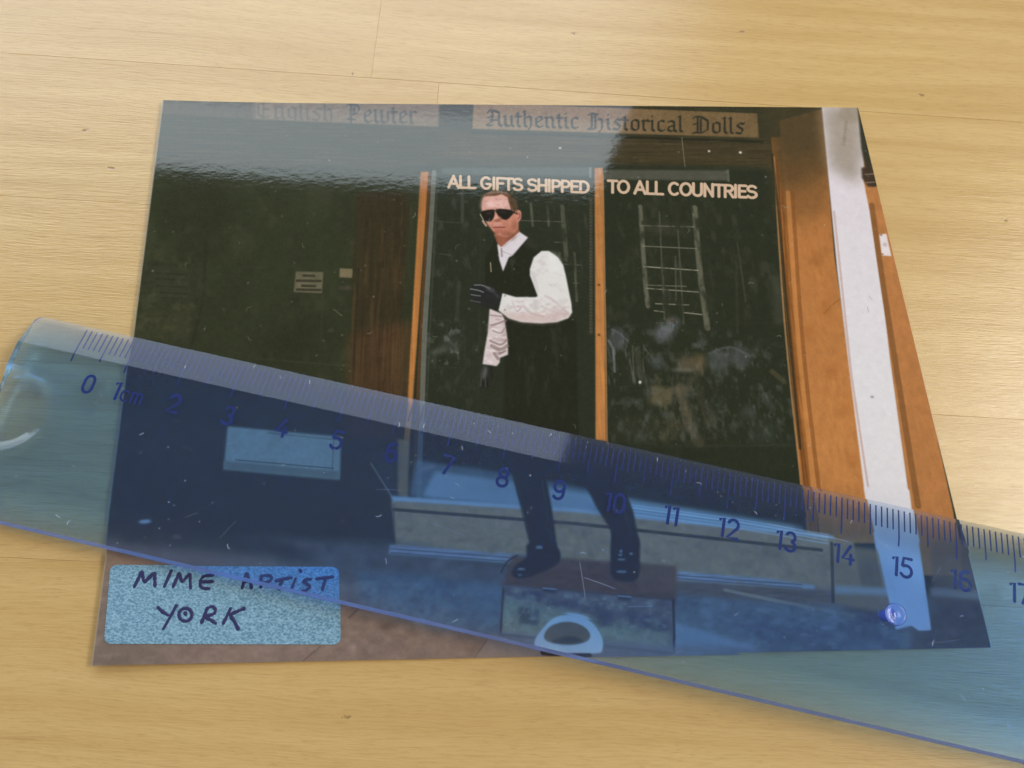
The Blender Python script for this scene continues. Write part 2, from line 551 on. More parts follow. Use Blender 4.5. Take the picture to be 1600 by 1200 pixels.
    smoke([(1014, 598), (1056, 602), (1052, 640), (1012, 634)], (60, 58, 42), .6, (8, 8), .0, .9, 4)
    blob(1066, 608, 16, 8, (116, 106, 88), .5, 5)
    stroke([(1066, 610), (1074, 660), (1092, 690)], 16, (84, 80, 66), 6, .45)
    stroke([(1092, 615), (1110, 660)], 14, (70, 70, 56), 7, .4)
    blob(1122, 563, 18, 16, (82, 88, 92), .55, 6)
    blob(1156, 558, 18, 16, (88, 94, 98), .55, 7)
    stroke([(1108, 552), (1140, 542), (1172, 556)], 4, (96, 104, 110), 3, .45, True)
    stroke([(1206, 580), (1225, 596)], 8, (98, 88, 62), 4, .45)
    blob(1168, 645, 12, 10, (64, 76, 70), .5, 6)
    blob(1000, 670, 40, 20, (56, 62, 46), .4, 14)
    blob(1195, 675, 18, 20, (60, 72, 64), .4, 10)
    blob(705, 540, 16, 14, (74, 78, 72), .4, 8)
    blob(685, 548, 14, 5, (112, 114, 106), .45, 4, -20)
    stroke([(700, 530), (714, 545), (716, 560)], 4, (96, 98, 92), 3, .35)
    crowd = [(948, 500), (1010, 515), (1040, 490), (1075, 515), (1150, 520), (1235, 540), (1245, 690), (1100, 690), (950, 690)]
    smoke(crowd, (96, 100, 98), .42, (26, 16), .1, 1.0, 8)
    smoke(crowd, (132, 136, 138), .26, (16, 10), .35, 1.2, 8)
    smoke([(1010, 560), (1110, 556), (1120, 690), (1030, 690)], (120, 108, 86), .40, (30, 12), .0, .9, 8)
    smoke([(950, 515), (985, 515), (985, 600), (950, 600)], (120, 126, 132), .5, (30, 6), .1, .8, 5)
    smoke([(985, 540), (1012, 540), (1005, 600), (985, 600)], (120, 122, 112), .6, (40, 4), .1, .8, 4)
    smoke([(675, 300), (750, 300), (750, 660), (660, 660)], (84, 90, 84), .40, (30, 14), .2, 1.1, 8)
    smoke([(668, 505), (722, 505), (722, 570), (664, 570)], (130, 132, 126), .5, (14, 10), .1, .9, 6)
    smoke([(850, 300), (925, 300), (925, 480), (905, 420)], (80, 80, 66), .4, (40, 8), .1, .9, 6)
    smoke([(945, 300), (1215, 310), (1225, 500), (945, 500)], (72, 76, 62), .4, (40, 18), .1, 1.0, 8)
    smoke([(990, 310), (1115, 315), (1120, 520), (1000, 500)], (42, 49, 36), .85, (34, 16), -.1, .7, 6)
    smoke([(815, 310), (915, 310), (915, 500), (860, 420)], (42, 49, 36), .85, (34, 16), -.1, .7, 6)
    smoke([(220, 290), (560, 290), (545, 640), (200, 560)], (70, 72, 52), .40, (60, 40), .0, 1.0, 10)
    smoke([(230, 400), (320, 400), (305, 540), (215, 530)], (80, 82, 56), .40, (16, 16), .1, 1.0, 8)
    smoke([(548, 380), (645, 320), (632, 690), (535, 690)], (96, 72, 46), .40, (90, 8), .1, 1.0, 5)
    smoke([(250, 170), (1210, 215), (1215, 262), (250, 262)], (92, 80, 52), .35, (3, 60), .1, 1.0, 4)
    # wooden uprights
    O1, O2 = (176, 112, 56), (140, 86, 42)
    poly([(657, 268), (670, 268), (644, 640), (634, 790), (622, 790), (636, 640)], (170, 112, 62), 1.1, grain=.06, gf=(90, 3),
         col2=(190, 126, 66), axis=[(660, 330), (640, 560)])
    stroke([(671, 272), (655, 560), (646, 780)], 5, (92, 62, 34), 1.8, .85)
    stroke([(678, 268), (663, 520), (654, 780)], 8, (120, 122, 112), 1.8, .78)
    stroke([(684, 268), (671, 520), (663, 700)], 3, (70, 74, 66), 2, .5)
    poly([(929, 262), (942, 262), (944, 430), (948, 770), (931, 770), (930, 430)], (180, 122, 68), 1.1, grain=.06, gf=(90, 3),
         col2=(196, 132, 74), axis=[(935, 300), (935, 560)])
    stroke([(942, 270), (946, 520), (949, 760)], 2.5, (206, 146, 92), 1.2, .6)
    for y in (445, 523):
        blob(936, y, 2.2, 1.6, (74, 46, 24), .9, 1)
    # big right-hand door frame, white pillar, outer trim
    poly([(1205, 214), (1222, 214), (1278, 850), (1258, 840)], (152, 98, 48), 1.2, grain=.12, gf=(120, 3))
    poly([(1218, 188), (1286, 170), (1304, 400), (1340, 650), (1366, 850), (1280, 850), (1268, 770), (1244, 520)], (182, 120, 66), 1.2,
         grain=.035, gf=(24, 8), col2=(196, 132, 74), axis=[(1270, 330), (1310, 700)])
    poly([(1190, 150), (1290, 150), (1297, 270), (1222, 300), (1208, 240)], (64, 58, 38), 22, .85)
    poly([(1215, 250), (1297, 240), (1302, 330), (1224, 350)], (112, 80, 44), 24, .60)
    for a, b, w, c, al in (((1214, 250), (1258, 765), 3, (110, 66, 30), .8), ((1222, 300), (1262, 765), 3, (120, 72, 34), .7),
                           ((1209, 245), (1252, 760), 3, (208, 150, 96), .65), ((1231, 300), (1273, 770), 7, (202, 136, 74), .55),
                           ((1238, 300), (1280, 770), 6, (132, 80, 38), .6)):
        stroke([a, ((a[0] + b[0]) / 2 - 5, (a[1] + b[1]) / 2), b], w, c, 1.6, al, True)
    stroke([(1206, 240), (1216, 330), (1250, 700)], 4, (44, 42, 28), 2, .7)
    for cx, cy in ((1276, 405), (1290, 482), (1264, 520), (1320, 640), (1300, 580), (1335, 720)):
        blob(cx, cy, 9, 13, (150, 90, 40), .30, 6)
    stroke([(1287, 490), (1300, 476), (1318, 462)], 1.6, (150, 90, 42), 1.4, .6)
    white = (233, 231, 236)
    poly([(1284, 165), (1346, 165), (1364, 330), (1392, 560), (1432, 850), (1450, 985), (1392, 985), (1368, 880), (1350, 760), (1330, 600), (1308, 420)],
         white, 1.1, grain=.012, gf=(12, 12), col2=(228, 221, 228), axis=[(1340, 600), (1320, 260)])
    poly([(1284, 165), (1346, 165), (1352, 225), (1340, 290), (1296, 262)], (150, 138, 120), 18, .75)
    blob(1330, 176, 18, 16, (158, 146, 128), .8, 5)
    stroke([(1322, 190), (1318, 226)], 5, (126, 118, 100), 4, .35)
    stroke([(1303, 330), (1330, 585), (1362, 800)], 3.5, (206, 176, 170), 1.4, .8)
    for p in ([(1357, 462), (1363, 468)], [(1355, 479), (1357, 487)]):
        stroke(p, 1.2, (150, 150, 154), 1.0, .5)
    blob(1363, 620, 2.6, 1.6, (110, 108, 112), .7, 1)
    poly([(1350, 285), (1359, 330), (1383, 490), (1391, 560), (1424, 800), (1436, 900), (1500, 900), (1490, 800), (1430, 520), (1380, 310), (1364, 240), (1350, 236)],
         (188, 127, 74), 1.2, grain=.03, gf=(20, 8))
    stroke([(1362, 320), (1379, 440), (1401, 580), (1434, 790)], 9, (128, 86, 48), 3.0, .75, True)
    poly([(1340, 165), (1346, 165), (1364, 250), (1372, 290), (1362, 292), (1352, 262), (1346, 232)], (46, 48, 38), 2.5, .95)
    poly([(1346, 262), (1366, 258), (1370, 290), (1356, 292), (1347, 278)], (62, 50, 38), 2.5, .95)
    for y in (272, 285):
        stroke([(1352, y), (1367, y - 1)], 2.4, (126, 112, 98), 1.5, .8)
    poly([(1374, 366), (1385, 365), (1393, 400), (1378, 399)], (236, 228, 230), 1.0)
    blob(1383, 382, 3, 3, (176, 156, 168), .7, 1.6)
    for x, y in ((1377, 367), (1379, 397)):
        blob(x, y, 1.6, 1.4, (110, 70, 44), .8, 1)
    # ---- lower part, mostly seen through the ruler
    poly([(120, 640), (628, 690), (628, 900), (120, 900)], (58, 58, 44), 16, .8)
    poly([(358, 668), (535, 684), (532, 751), (352, 735)], (186, 180, 158), 1.6, grain=.03, gf=(6, 6))
    poly([(352, 722), (532, 738), (531, 751), (352, 735)], (150, 142, 118), 1.6)
    stroke([(370, 720), (522, 733)], 2, (96, 92, 76), 1.3, .7)
    stroke([(420, 678), (530, 689)], 2, (120, 116, 96), 1.3, .6)
    stroke([(522, 690), (520, 735)], 2, (120, 116, 96), 1.3, .6)
    poly([(575, 712), (640, 690), (640, 800), (622, 810)], (70, 70, 60), 5, .8)
    stroke([(580, 725), (612, 776), (618, 790)], 3, (130, 130, 120), 2, .7)
    # light back of the window seen low through the glass, sill and orange plinth
    poly([(650, 720), (800, 742), (920, 766), (1000, 782), (1250, 822), (1258, 834), (640, 776)], (134, 140, 136), 4, .85)
    poly([(680, 738), (800, 754), (950, 778), (1240, 824), (1240, 838), (660, 778)], (190, 196, 192), 4, .8)
    poly([(622, 688), (640, 690), (638, 780), (622, 775)], (188, 142, 96), 2.5, .8)
    blob(668, 733, 14, 3, (190, 160, 160), .5, 3, -14)
    poly([(612, 776), (900, 796), (1300, 838), (1300, 848), (900, 806), (614, 786)], (206, 206, 202), 1.8)
    poly([(612, 784), (900, 802), (1330, 846), (1345, 930), (1300, 940), (620, 860)], (206, 160, 116), 2.0, grain=.05, gf=(12, 12))
    for dy, w_, al in ((-10, 2, .6), (-6, 3, .75), (-1, 2, .55), (4, 2.5, .5)):
        stroke([(985, 800 + dy), (1150, 822 + dy), (1290, 846 + dy)], w_, (240, 244, 242), 1.6, al)
    stroke([(616, 797), (900, 819), (1280, 860)], 5, (74, 60, 46), 2.2, .85)
    stroke([(616, 790), (617, 840)], 3, (120, 100, 80), 2, .5)
    for cx, cy in ((750, 840), (690, 830), (1180, 880), (950, 850)):
        blob(cx, cy, 30, 10, (200, 156, 114), .35, 9)
    # marble step strips, pavement
    poly([(120, 830), (640, 850), (900, 905), (1500, 930), (1560, 1050), (120, 1060)], (124, 110, 100), 8, .95, grain=.10, gf=(18, 30))
    poly([(610, 852), (830, 868), (830, 884), (608, 866)], (184, 176, 178), 2.0, .9, grain=.10, gf=(2, 40))
    poly([(1055, 893), (1200, 905), (1270, 915), (1270, 922), (1055, 908)], (190, 182, 182), 2.0, .9, grain=.12, gf=(2, 40))
    for p in ([(612, 858), (828, 874)], [(612, 864), (828, 880)], [(1056, 899), (1250, 914)], [(1056, 904), (1250, 919)]):
        stroke(p, 2, (110, 96, 92), 1.2, .6)
    poly([(1055, 908), (1290, 925), (1300, 950), (1100, 935), (1055, 930)], (142, 112, 90), 3, .9, grain=.10, gf=(4, 30))
    stroke([(1130, 922), (1240, 945), (1330, 962)], 5, (206, 172, 134), 2.5, .8, True)
    poly([(1300, 852), (1395, 862), (1392, 960), (1300, 945)], (186, 144, 104), 4, .8)
    poly([(1300, 915), (1392, 920), (1392, 932), (1300, 928)], (196, 186, 176), 3, .85)
    stroke([(1296, 850), (1298, 940)], 5, (76, 66, 54), 2, .8)
    poly([(1450, 850), (1520, 850), (1545, 1010), (1458, 1000)], (150, 116, 90), 4, .85)
    poly([(1448, 918), (1530, 926), (1532, 940), (1450, 932)], (190, 174, 160), 3, .7)
    poly([(1456, 935), (1535, 940), (1548, 1015), (1440, 1010)], (92, 84, 80), 6, .8, grain=.12, gf=(14, 14))
    poly([(1050, 930), (1300, 948), (1420, 985), (1420, 1020), (1050, 1020)], (138, 140, 138), 6, .8, grain=.14, gf=(16, 24))
    poly([(1100, 960), (1400, 975), (1400, 1020), (1200, 1012)], (104, 110, 116), 10, .6, grain=.14, gf=(16, 24))
    poly([(1050, 970), (1180, 1012), (1180, 1024), (1050, 1024)], (170, 176, 178), 4, .85)
    # pavement on the left, warm mauve, with a few seams
    poly([(120, 880), (560, 905), (770, 980), (770, 1050), (120, 1060)], (138, 120, 112), 8, .95, grain=.07, gf=(14, 22))
    poly([(140, 845), (430, 858), (435, 884), (170, 890)], (150, 126, 112), 4, .7)
    poly([(560, 890), (790, 915), (790, 985), (680, 985), (560, 940)], (118, 128, 132), 8, .85, grain=.12, gf=(14, 20))
    poly([(160, 880), (260, 940), (260, 1040), (140, 1045)], (118, 108, 100), 16, .5)
    for p in ([(760, 1000), (742, 1026)], [(470, 1035), (500, 1010)], [(545, 965), (560, 950)]):
        stroke(p, 2, (86, 74, 70), 1.6, .6)
    blob(600, 980, 8, 4, (96, 82, 78), .5, 4)
    blob(180, 1030, 30, 10, (110, 100, 92), .5, 8)
    poly([(140, 690), (330, 760), (330, 830), (130, 850)], (52, 52, 42), 12, .6)
    poly([(180, 800), (430, 840), (520, 880), (430, 870), (200, 850)], (62, 58, 48), 10, .8)
    blob(232, 815, 10, 3, (230, 232, 236), .8, 2, -5)
    blob(280, 838, 7, 3, (150, 120, 110), .5, 2)
    poly([(1350, 760), (1421, 765), (1432, 850), (1440, 905), (1451, 985), (1432, 986), (1420, 978), (1396, 984), (1382, 925), (1366, 850)], white, 1.4, .97)
    # brown box lid around the shoes and the display case
    poly([(800, 868), (1055, 885), (1055, 945), (785, 918)], (128, 84, 62), 3, .95, grain=.08, gf=(8, 14))
    poly([(1000, 885), (1056, 888), (1056, 925), (990, 918)], (156, 106, 76), 6, .6)
    stroke([(786, 915), (1052, 938)], 3, (66, 50, 44), 2, .7)
    poly([(785, 914), (1050, 938), (1050, 1016), (780, 990)], (136, 118, 110), 1.8, grain=.08, gf=(10, 14))
    poly([(786, 935), (880, 952), (960, 975), (1046, 990), (1046, 1012), (784, 988)], (168, 160, 128), 4, .85, grain=.08, gf=(10, 14))
    poly([(810, 945), (842, 948), (842, 975), (812, 972)], (92, 88, 84), 3, .85)
    for cx, cy, rx, ry in ((880, 945, 28, 5), (930, 950, 16, 7), (945, 965, 12, 12), (985, 962, 10, 10), (1010, 970, 12, 10), (1030, 978, 14, 8), (832, 930, 18, 5)):
        blob(cx, cy, rx, ry, (78, 74, 82), .65, 4)
    smoke([(786, 918), (1048, 942), (1046, 1012), (784, 986)], (198, 190, 164), .5, (12, 16), .0, .9, 4)
    smoke([(120, 870), (790, 915), (790, 1040), (120, 1050)], (160, 144, 136), .30, (14, 26), .1, 1.0, 6)
    smoke([(1050, 930), (1420, 970), (1420, 1020), (1050, 1020)], (180, 182, 182), .38, (12, 26), .1, 1.0, 6)
    smoke([(612, 784), (1300, 846), (1300, 935), (620, 860)], (166, 124, 88), .45, (12, 20), .1, 1.1, 6)
    stroke([(786, 920), (782, 988)], 4, (80, 72, 66), 2, .8)
    stroke([(1050, 938), (1052, 1016)], 4, (60, 54, 50), 2, .8)
    stroke([(780, 989), (850, 996), (1050, 1018)], 4, (50, 46, 42), 2, .85)
    for x0, y0 in ((848, 918), (964, 930)):
        poly([(x0, y0), (x0 + 21, y0 + 2), (x0 + 21, y0 + 10), (x0, y0 + 8)], (84, 74, 74), 1.6)
        stroke([(x0, y0 + 1), (x0 + 20, y0 + 3)], 2, (190, 190, 190), 1.2, .8)
    stroke([(980, 948), (1018, 947)], 1.6, (200, 196, 196), 1.1, .6)
    poly([(770, 985), (1200, 1015), (1200, 1035), (740, 1035)], (150, 138, 136), 4, .8)
    # white collecting bowl on its side in front of the case
    poly([(838, 1010), (836, 998), (848, 980), (866, 963), (890, 958), (914, 963), (930, 976), (941, 996), (941, 1012), (934, 1018), (890, 1019), (850, 1015)],
         (226, 226, 222), 1.4, smooth=True)
    poly([(850, 992), (858, 978), (876, 970), (896, 970), (914, 978), (922, 990), (916, 1000), (896, 1004), (872, 1003), (856, 1000)],
         (132, 112, 92), 1.4, smooth=True)
    poly([(862, 1000), (875, 994), (895, 992), (912, 999), (896, 1004), (876, 1004)], (76, 72, 64), 1.6, smooth=True)
    stroke([(848, 1019), (870, 1022), (920, 1022)], 8, (48, 42, 40), 2.2, .85)
    # ---- the man: trousers and shoes
    K = (36, 42, 32)
    poly([(800, 690), (860, 690), (852, 745), (862, 800), (868, 845), (874, 872), (830, 866), (826, 845), (815, 800), (801, 745)], K, 1.6)
    poly([(880, 690), (945, 690), (975, 768), (988, 800), (996, 840), (998, 856), (957, 856), (952, 826), (935, 800), (916, 764)], K, 1.6)
    poly([(786, 690), (945, 690), (950, 738), (800, 738)], K, 4)
    stroke([(846, 752), (854, 800), (860, 850)], 5, (62, 68, 58), 3, .5)
    stroke([(972, 790), (984, 840)], 5, (62, 68, 58), 3, .5)
    poly([(826, 850), (868, 855), (873, 878), (850, 892), (815, 904), (800, 898), (806, 884), (822, 872)], (30, 34, 32), 1.6, smooth=True)
    poly([(958, 835), (994, 838), (998, 880), (994, 904), (975, 909), (956, 902), (953, 880)], (30, 34, 32), 1.6, smooth=True)
    for cx, cy, rx, ry in ((842, 856, 6, 3), (814, 890, 7, 2), (969, 862, 3, 3), (968, 868, 4, 2), (970, 875, 7, 2), (970, 894, 9, 2.4), (812, 899, 4, 1.2), (985, 866, 3, 2)):
        blob(cx, cy, rx, ry, (184, 194, 190), .7, 1.4)
    stroke([(808, 868), (792, 878), (782, 895)], 2, (52, 44, 40), 1.4, .8, True)
    # waistcoat and body
    poly([(757, 405), (775, 372), (818, 368), (838, 380), (852, 395), (870, 470), (900, 500), (905, 690), (786, 690), (790, 500), (760, 480)],
         (32, 38, 28), 2.5)
    poly([(822, 368), (845, 385), (838, 392), (812, 378)], (64, 66, 58), 4, .45)
    stroke([(766, 410), (767, 424)], 1.8, (182, 170, 132), 1.2, .8)
    # shirt front and collar
    poly([(777, 382), (784, 376), (810, 361), (825, 371), (801, 399), (795, 402), (786, 424), (780, 405)], (226, 219, 224), 1.0)
    stroke([(784, 392), (799, 398), (804, 394)], 1.4, (172, 160, 166), 1.2, .7)
    stroke([(783, 388), (784, 400)], 3, (140, 120, 122), 1.4, .6)
    stroke([(786, 385), (812, 366)], 2, (196, 186, 192), 1.4, .5)
    # raised arm
    poly([(834, 402), (846, 392), (858, 392), (872, 402), (880, 414), (884, 430), (893, 475), (894, 488), (888, 497), (870, 503), (846, 505), (815, 503),
          (795, 497), (779, 485), (782, 472), (785, 458), (806, 464), (838, 464), (840, 462), (828, 430), (828, 420)], (231, 229, 226), 1.0, smooth=False)
    poly([(779, 484), (800, 488), (840, 490), (880, 486), (892, 492), (870, 503), (846, 505), (815, 503), (795, 497)], (214, 190, 186), 4, .75)
    for p, w, al in (([(808, 486), (814, 480), (808, 478)], 3, .6), ([(818, 478), (828, 488), (848, 494)], 4, .5), ([(852, 462), (866, 470), (888, 490)], 4, .4),
                     ([(846, 478), (864, 486), (884, 490)], 5, .35), ([(800, 470), (806, 486)], 3, .3)):
        stroke(p, w, (196, 172, 172), 2.2, al, True)
    stroke([(820, 470), (830, 484), (850, 490)], 4, (242, 238, 236), 2, .6, True)
    stroke([(832, 425), (840, 455)], 5, (214, 208, 212), 3, .6)
    # hanging arm
    poly([(765, 482), (784, 490), (788, 498), (793, 530), (794, 554), (781, 559), (781, 566), (776, 572), (754, 569), (757, 548), (762, 520)],
         (222, 208, 208), 1.0)
    for p, w, al in (([(768, 508), (780, 504), (790, 500)], 3.5, .7), ([(770, 516), (782, 520), (788, 512)], 3, .5), ([(766, 532), (782, 538), (792, 530)], 3.5, .7),
                     ([(768, 540), (782, 546), (792, 540)], 6, .7), ([(772, 552), (778, 560)], 5, .7), ([(780, 552), (788, 548)], 4, .9), ([(766, 492), (784, 494)], 2.5, .6)):
        stroke(p, w, (142, 122, 118), 1.8, al, True)
    for p, w in (([(766, 512), (778, 516)], 3), ([(762, 528), (776, 526)], 3), ([(760, 546), (778, 549), (792, 545)], 2.5), ([(758, 560), (768, 566)], 4)):
        stroke(p, w, (240, 232, 232), 1.6, .7, True)
    # gloves
    poly([(783, 460), (777, 478), (766, 482), (752, 478), (738, 470), (734, 462), (736, 450), (741, 444), (752, 443), (764, 447), (774, 453)], (36, 40, 40), 1.4, smooth=True)
    for p, al in (([(741, 445), (752, 445), (764, 450)], .8), ([(735, 451), (746, 453), (755, 456)], .85), ([(736, 460), (750, 462)], .7), ([(735, 469), (750, 472)], .45)):
        stroke(p, 2.2, (128, 132, 136), 1.3, al, True)
    blob(766, 452, 8, 3.4, (98, 102, 106), .55, 2.4, 28)
    blob(776, 461, 7, 1.5, (90, 94, 98), .5, 1.6, 50)
    poly([(754, 570), (770, 572), (770, 588), (766, 602), (760, 606), (750, 604), (749, 590)], (30, 33, 30), 1.6, .9)
    blob(757, 582, 4.5, 11, (112, 118, 116), .7, 3, 12)
    stroke([(752, 590), (751, 602)], 2, (96, 102, 100), 1.4, .6)
    stroke([(758, 592), (758, 604)], 2, (84, 90, 88), 1.4, .6)
    stroke([(756, 574), (752, 586), (749, 602)], 4, (60, 64, 58), 2.4, .6)
    stroke([(764, 575), (765, 600)], 4, (46, 50, 44), 2.4, .6)
    # neck and head
    poly([(772, 366), (808, 352), (812, 362), (790, 380), (783, 386), (777, 380)], (150, 92, 70), 1.4)
    poly([(756, 307), (768, 301), (786, 300), (797, 306), (803, 322), (808, 338), (809, 356), (797, 369), (785, 369), (772, 362), (764, 352), (757, 338), (753, 326)],
         (214, 152, 132), 1.2, smooth=True)
    poly([(790, 340), (808, 338), (809, 357), (797, 369), (785, 369), (776, 362), (788, 356)], (176, 110, 86), 4, .6)
    poly([(754, 310), (766, 305), (788, 305), (797, 316), (798, 330), (756, 330)], (236, 192, 184), 4, .75, smooth=True)
    poly([(752, 308), (758, 302), (770, 298), (784, 298), (796, 304), (806, 313), (809, 328), (804, 331), (797, 322), (793, 308), (784, 303), (774, 306), (762, 306)],
         (112, 82, 58), 1.4)
    poly([(796, 304), (806, 313), (809, 328), (804, 333), (799, 326), (795, 312)], (78, 62, 44), 1.6, .9)
    poly([(804, 331), (810, 328), (814, 331), (814, 341), (809, 347), (805, 342)], (216, 146, 128), 1.2, smooth=True)
    stroke([(810, 332), (812, 337), (809, 342)], 2.2, (140, 82, 66), 1.2, .8, True)
    stroke([(754, 345), (759, 352)], 3, (226, 176, 160), 1.6, .8)
    # softer modelling of the face, hair, shirt and waistcoat
    poly([(754, 330), (808, 330), (809, 356), (797, 369), (785, 369), (772, 362), (764, 352)], (196, 128, 104), 3, .55)
    blob(766, 319, 8, 5, (248, 214, 210), .6, 4)
    blob(783, 318, 8, 6, (242, 202, 196), .5, 4)
    blob(776, 311, 16, 3, (224, 172, 158), .5, 3)
    blob(798, 346, 5, 7, (222, 156, 130), .55, 4)
    blob(804, 352, 4, 9, (146, 86, 64), .5, 4)
    blob(791, 365, 9, 4, (140, 84, 64), .55, 3)
    blob(763, 349, 4, 4, (230, 172, 152), .5, 3)
    blob(778, 350, 7, 2.2, (226, 176, 166), .6, 1.6)
    blob(768, 341, 3.5, 2, (238, 186, 168), .6, 1.6)
    blob(776, 339, 2.2, 4.5, (240, 190, 172), .6, 1.8)
    blob(781, 342, 2.4, 3.5, (160, 98, 78), .5, 1.8)
    blob(779, 361, 7, 2.2, (170, 100, 84), .5, 2)
    blob(778, 366, 6, 2, (206, 142, 122), .45, 2)
    blob(770, 326, 14, 1.8, (186, 122, 100), .45, 1.6)
    blob(757, 318, 2.5, 9, (196, 134, 112), .5, 3)
    blob(800, 369, 6, 6, (122, 72, 54), .5, 4)
    blob(786, 377, 5, 7, (176, 112, 88), .45, 4)
    smoke([(754, 305), (806, 305), (808, 368), (775, 368), (756, 340)], (160, 100, 84), .35, (5, 5), .1, 1.1, 2)
    hr = random.Random(3)
    for _ in range(60):
        t = hr.random()
        hx_, hy_ = 756 + 44 * t, 305 - 6 * math.sin(t * 2.6) + hr.uniform(-1, 3)
        stroke([(hx_, hy_), (hx_ + hr.uniform(-2, 3), hy_ - hr.uniform(2, 5))], 1.0, hr.choice(((150, 112, 78), (86, 62, 42), (122, 90, 62))), .8, .5)
    for _ in range(30):
        hx_, hy_ = hr.uniform(796, 808), hr.uniform(306, 330)
        stroke([(hx_, hy_), (hx_ + 1.5, hy_ + 4)], 1.0, hr.choice(((60, 46, 32), (98, 78, 56))), .8, .5)
    # nose, mouth, chin
    stroke([(775, 333), (773, 341)], 4.5, (226, 166, 148), 2, .8)
    blob(777, 344, 5.5, 1.8, (134, 78, 62), .8, 1.6)
    blob(772, 341, 2.6, 1.6, (232, 178, 160), .7, 1.4)
    stroke([(771, 355), (778, 354.6), (788, 354.6)], 2.2, (128, 66, 58), 1.2, .9, True)
    stroke([(773, 352), (780, 351), (787, 352.4)], 2.2, (204, 136, 130), 1.4, .75, True)
    blob(779, 359, 6, 1.8, (186, 104, 92), .7, 1.6)
    blob(776, 363, 4, 1.4, (150, 90, 72), .5, 1.8)
    stroke([(768, 352), (770, 360), (778, 366)], 2, (170, 104, 84), 2, .4, True)
    # dark glasses
    poly([(753, 330), (770, 327), (773, 331), (771, 341), (765, 346), (758, 344), (753, 338)], (28, 28, 24), 1.0, smooth=True)
    poly([(775, 327), (794, 327), (803, 331), (798, 338), (792, 343), (785, 342), (778, 336)], (28, 28, 24), 1.0, smooth=True)
    stroke([(768, 328), (777, 328)], 1.8, (60, 48, 38), 1.0, .9)
    stroke([(802, 331), (808, 334)], 2.0, (40, 34, 28), 1.0, .9)
    stroke([(750, 334), (756, 346)], 1.6, (190, 180, 150), 1.0, .8)
    blob(764, 333, 5, 1.6, (70, 66, 52), .5, 1.4)
    blob(786, 331, 5, 1.4, (64, 62, 50), .5, 1.4)
    sleeve = [(834, 402), (858, 394), (880, 414), (893, 480), (888, 497), (846, 505), (795, 497), (782, 480), (806, 464), (840, 462), (828, 425)]
    smoke(sleeve, (196, 186, 188), .55, (14, 20), .15, 1.2, 3)
    smoke([(806, 464), (890, 470), (888, 497), (846, 505), (790, 494)], (206, 176, 174), .55, (7, 14), .0, 1.0, 4)
    smoke([(762, 490), (790, 496), (793, 550), (758, 566)], (168, 146, 142), .6, (6, 16), .1, 1.0, 3)
    blob(866, 412, 10, 18, (240, 241, 236), .6, 6, -20)
    smoke([(794, 402), (822, 386), (826, 450), (800, 455)], (58, 64, 54), .55, (20, 12), .1, 1.1, 4)
    smoke([(800, 512), (890, 510), (895, 660), (795, 660)], (52, 58, 48), .5, (40, 12), .1, 1.1, 6)
    for y in (440, 462, 484):
        blob(789, y, 1.4, 1.4, (74, 76, 68), .6, 1)
    # lettering on the glass
    LET = (216, 186, 158)
    lettering("ALL GIFTS SHIPPED", SANS, (700, 292), (921, 301), (0, -18), 4.6, LET, 1.0)
    lettering("TO ALL COUNTRIES", SANS, (950, 300), (1183, 309), (0, -19), 4.8, LET, 1.0)
    # dust, hairs and scratches on the gelatine
    for _ in range(170):
        x, y = random.uniform(240, 1380), random.uniform(210, 760)
        b = random.uniform(.25, .8)
        blob(x, y, random.uniform(.6, 1.5), random.uniform(.5, 1.1), (206, 206, 198), b, .7)
    for _ in range(26):
        x, y = random.uniform(280, 1240), random.uniform(280, 700)
        a = random.uniform(0, 6.28)
        L = random.uniform(4, 11)
        stroke([(x, y), (x + L * .5 * math.cos(a), y + L * .5 * math.sin(a)), (x + L * math.cos(a + .5), y + L * math.sin(a + .5))], 1.1, (168, 168, 158), .8, random.uniform(.25, .6))
    stroke([(1065, 214), (1070, 260)], 1.4, (150, 142, 116), .8, .6)
    blob(875, 231, 1.8, 1.4, (240, 240, 236), .95, .7)
    blob(1108, 236, 1.8, 1.6, (240, 240, 236), .95, .7)
    blob(1157, 238, 2.2, 1.8, (246, 246, 240), .95, .7)
    blob(1000, 597, 2.2, 2.6, (240, 240, 232), .95, .7)
    # white cut edge of the paper
    stroke([(1342, 165), (1546, 1014)], 5, (236, 226, 196), 1.0, .9)
    stroke([(256, 157), (146, 1042)], 3.2, (176, 172, 158), 1.0, .75)
    stroke([(146, 1041), (1546, 1013)], 2.6, (150, 126, 112), 1.0, .8)
    # uneven density of an old print, then film grain
    canvas[:] = canvas * (1 + .05 * noise2(CH, CW, 14, 14, 3)[..., None] * (1 - canvas.mean(2, keepdims=True) / 265))
    g = RNG.standard_normal((CH, CW, 1)).astype(np.float32)
    g1 = blur(g[..., 0], 1)[..., None] * 2.6
    col = RNG.standard_normal((CH, CW, 3)).astype(np.float32)
    canvas[:] = canvas + 1.9 * g1 + 1.2 * col
    np.clip(canvas, 0, 255, out=canvas)


paint_print()
LEVEL = 0.86                                  # paper white against the brightest tone in the picture above
lin = srgb2lin(canvas) * LEVEL
lin = np.clip(lin - 0.006, 0.001, 1)
enc = np.where(lin <= 0.0031308, lin * 12.92, 1.055 * lin ** (1 / 2.4) - 0.055).astype(np.float32)
img = bpy.data.images.new("printed_picture", CW, CH)
px = np.ones((CH, CW, 4), np.float32)
px[..., :3] = enc[::-1]
img.pixels.foreach_set(px.ravel())
img.update()

# ------------------------------------------------------------------ materials


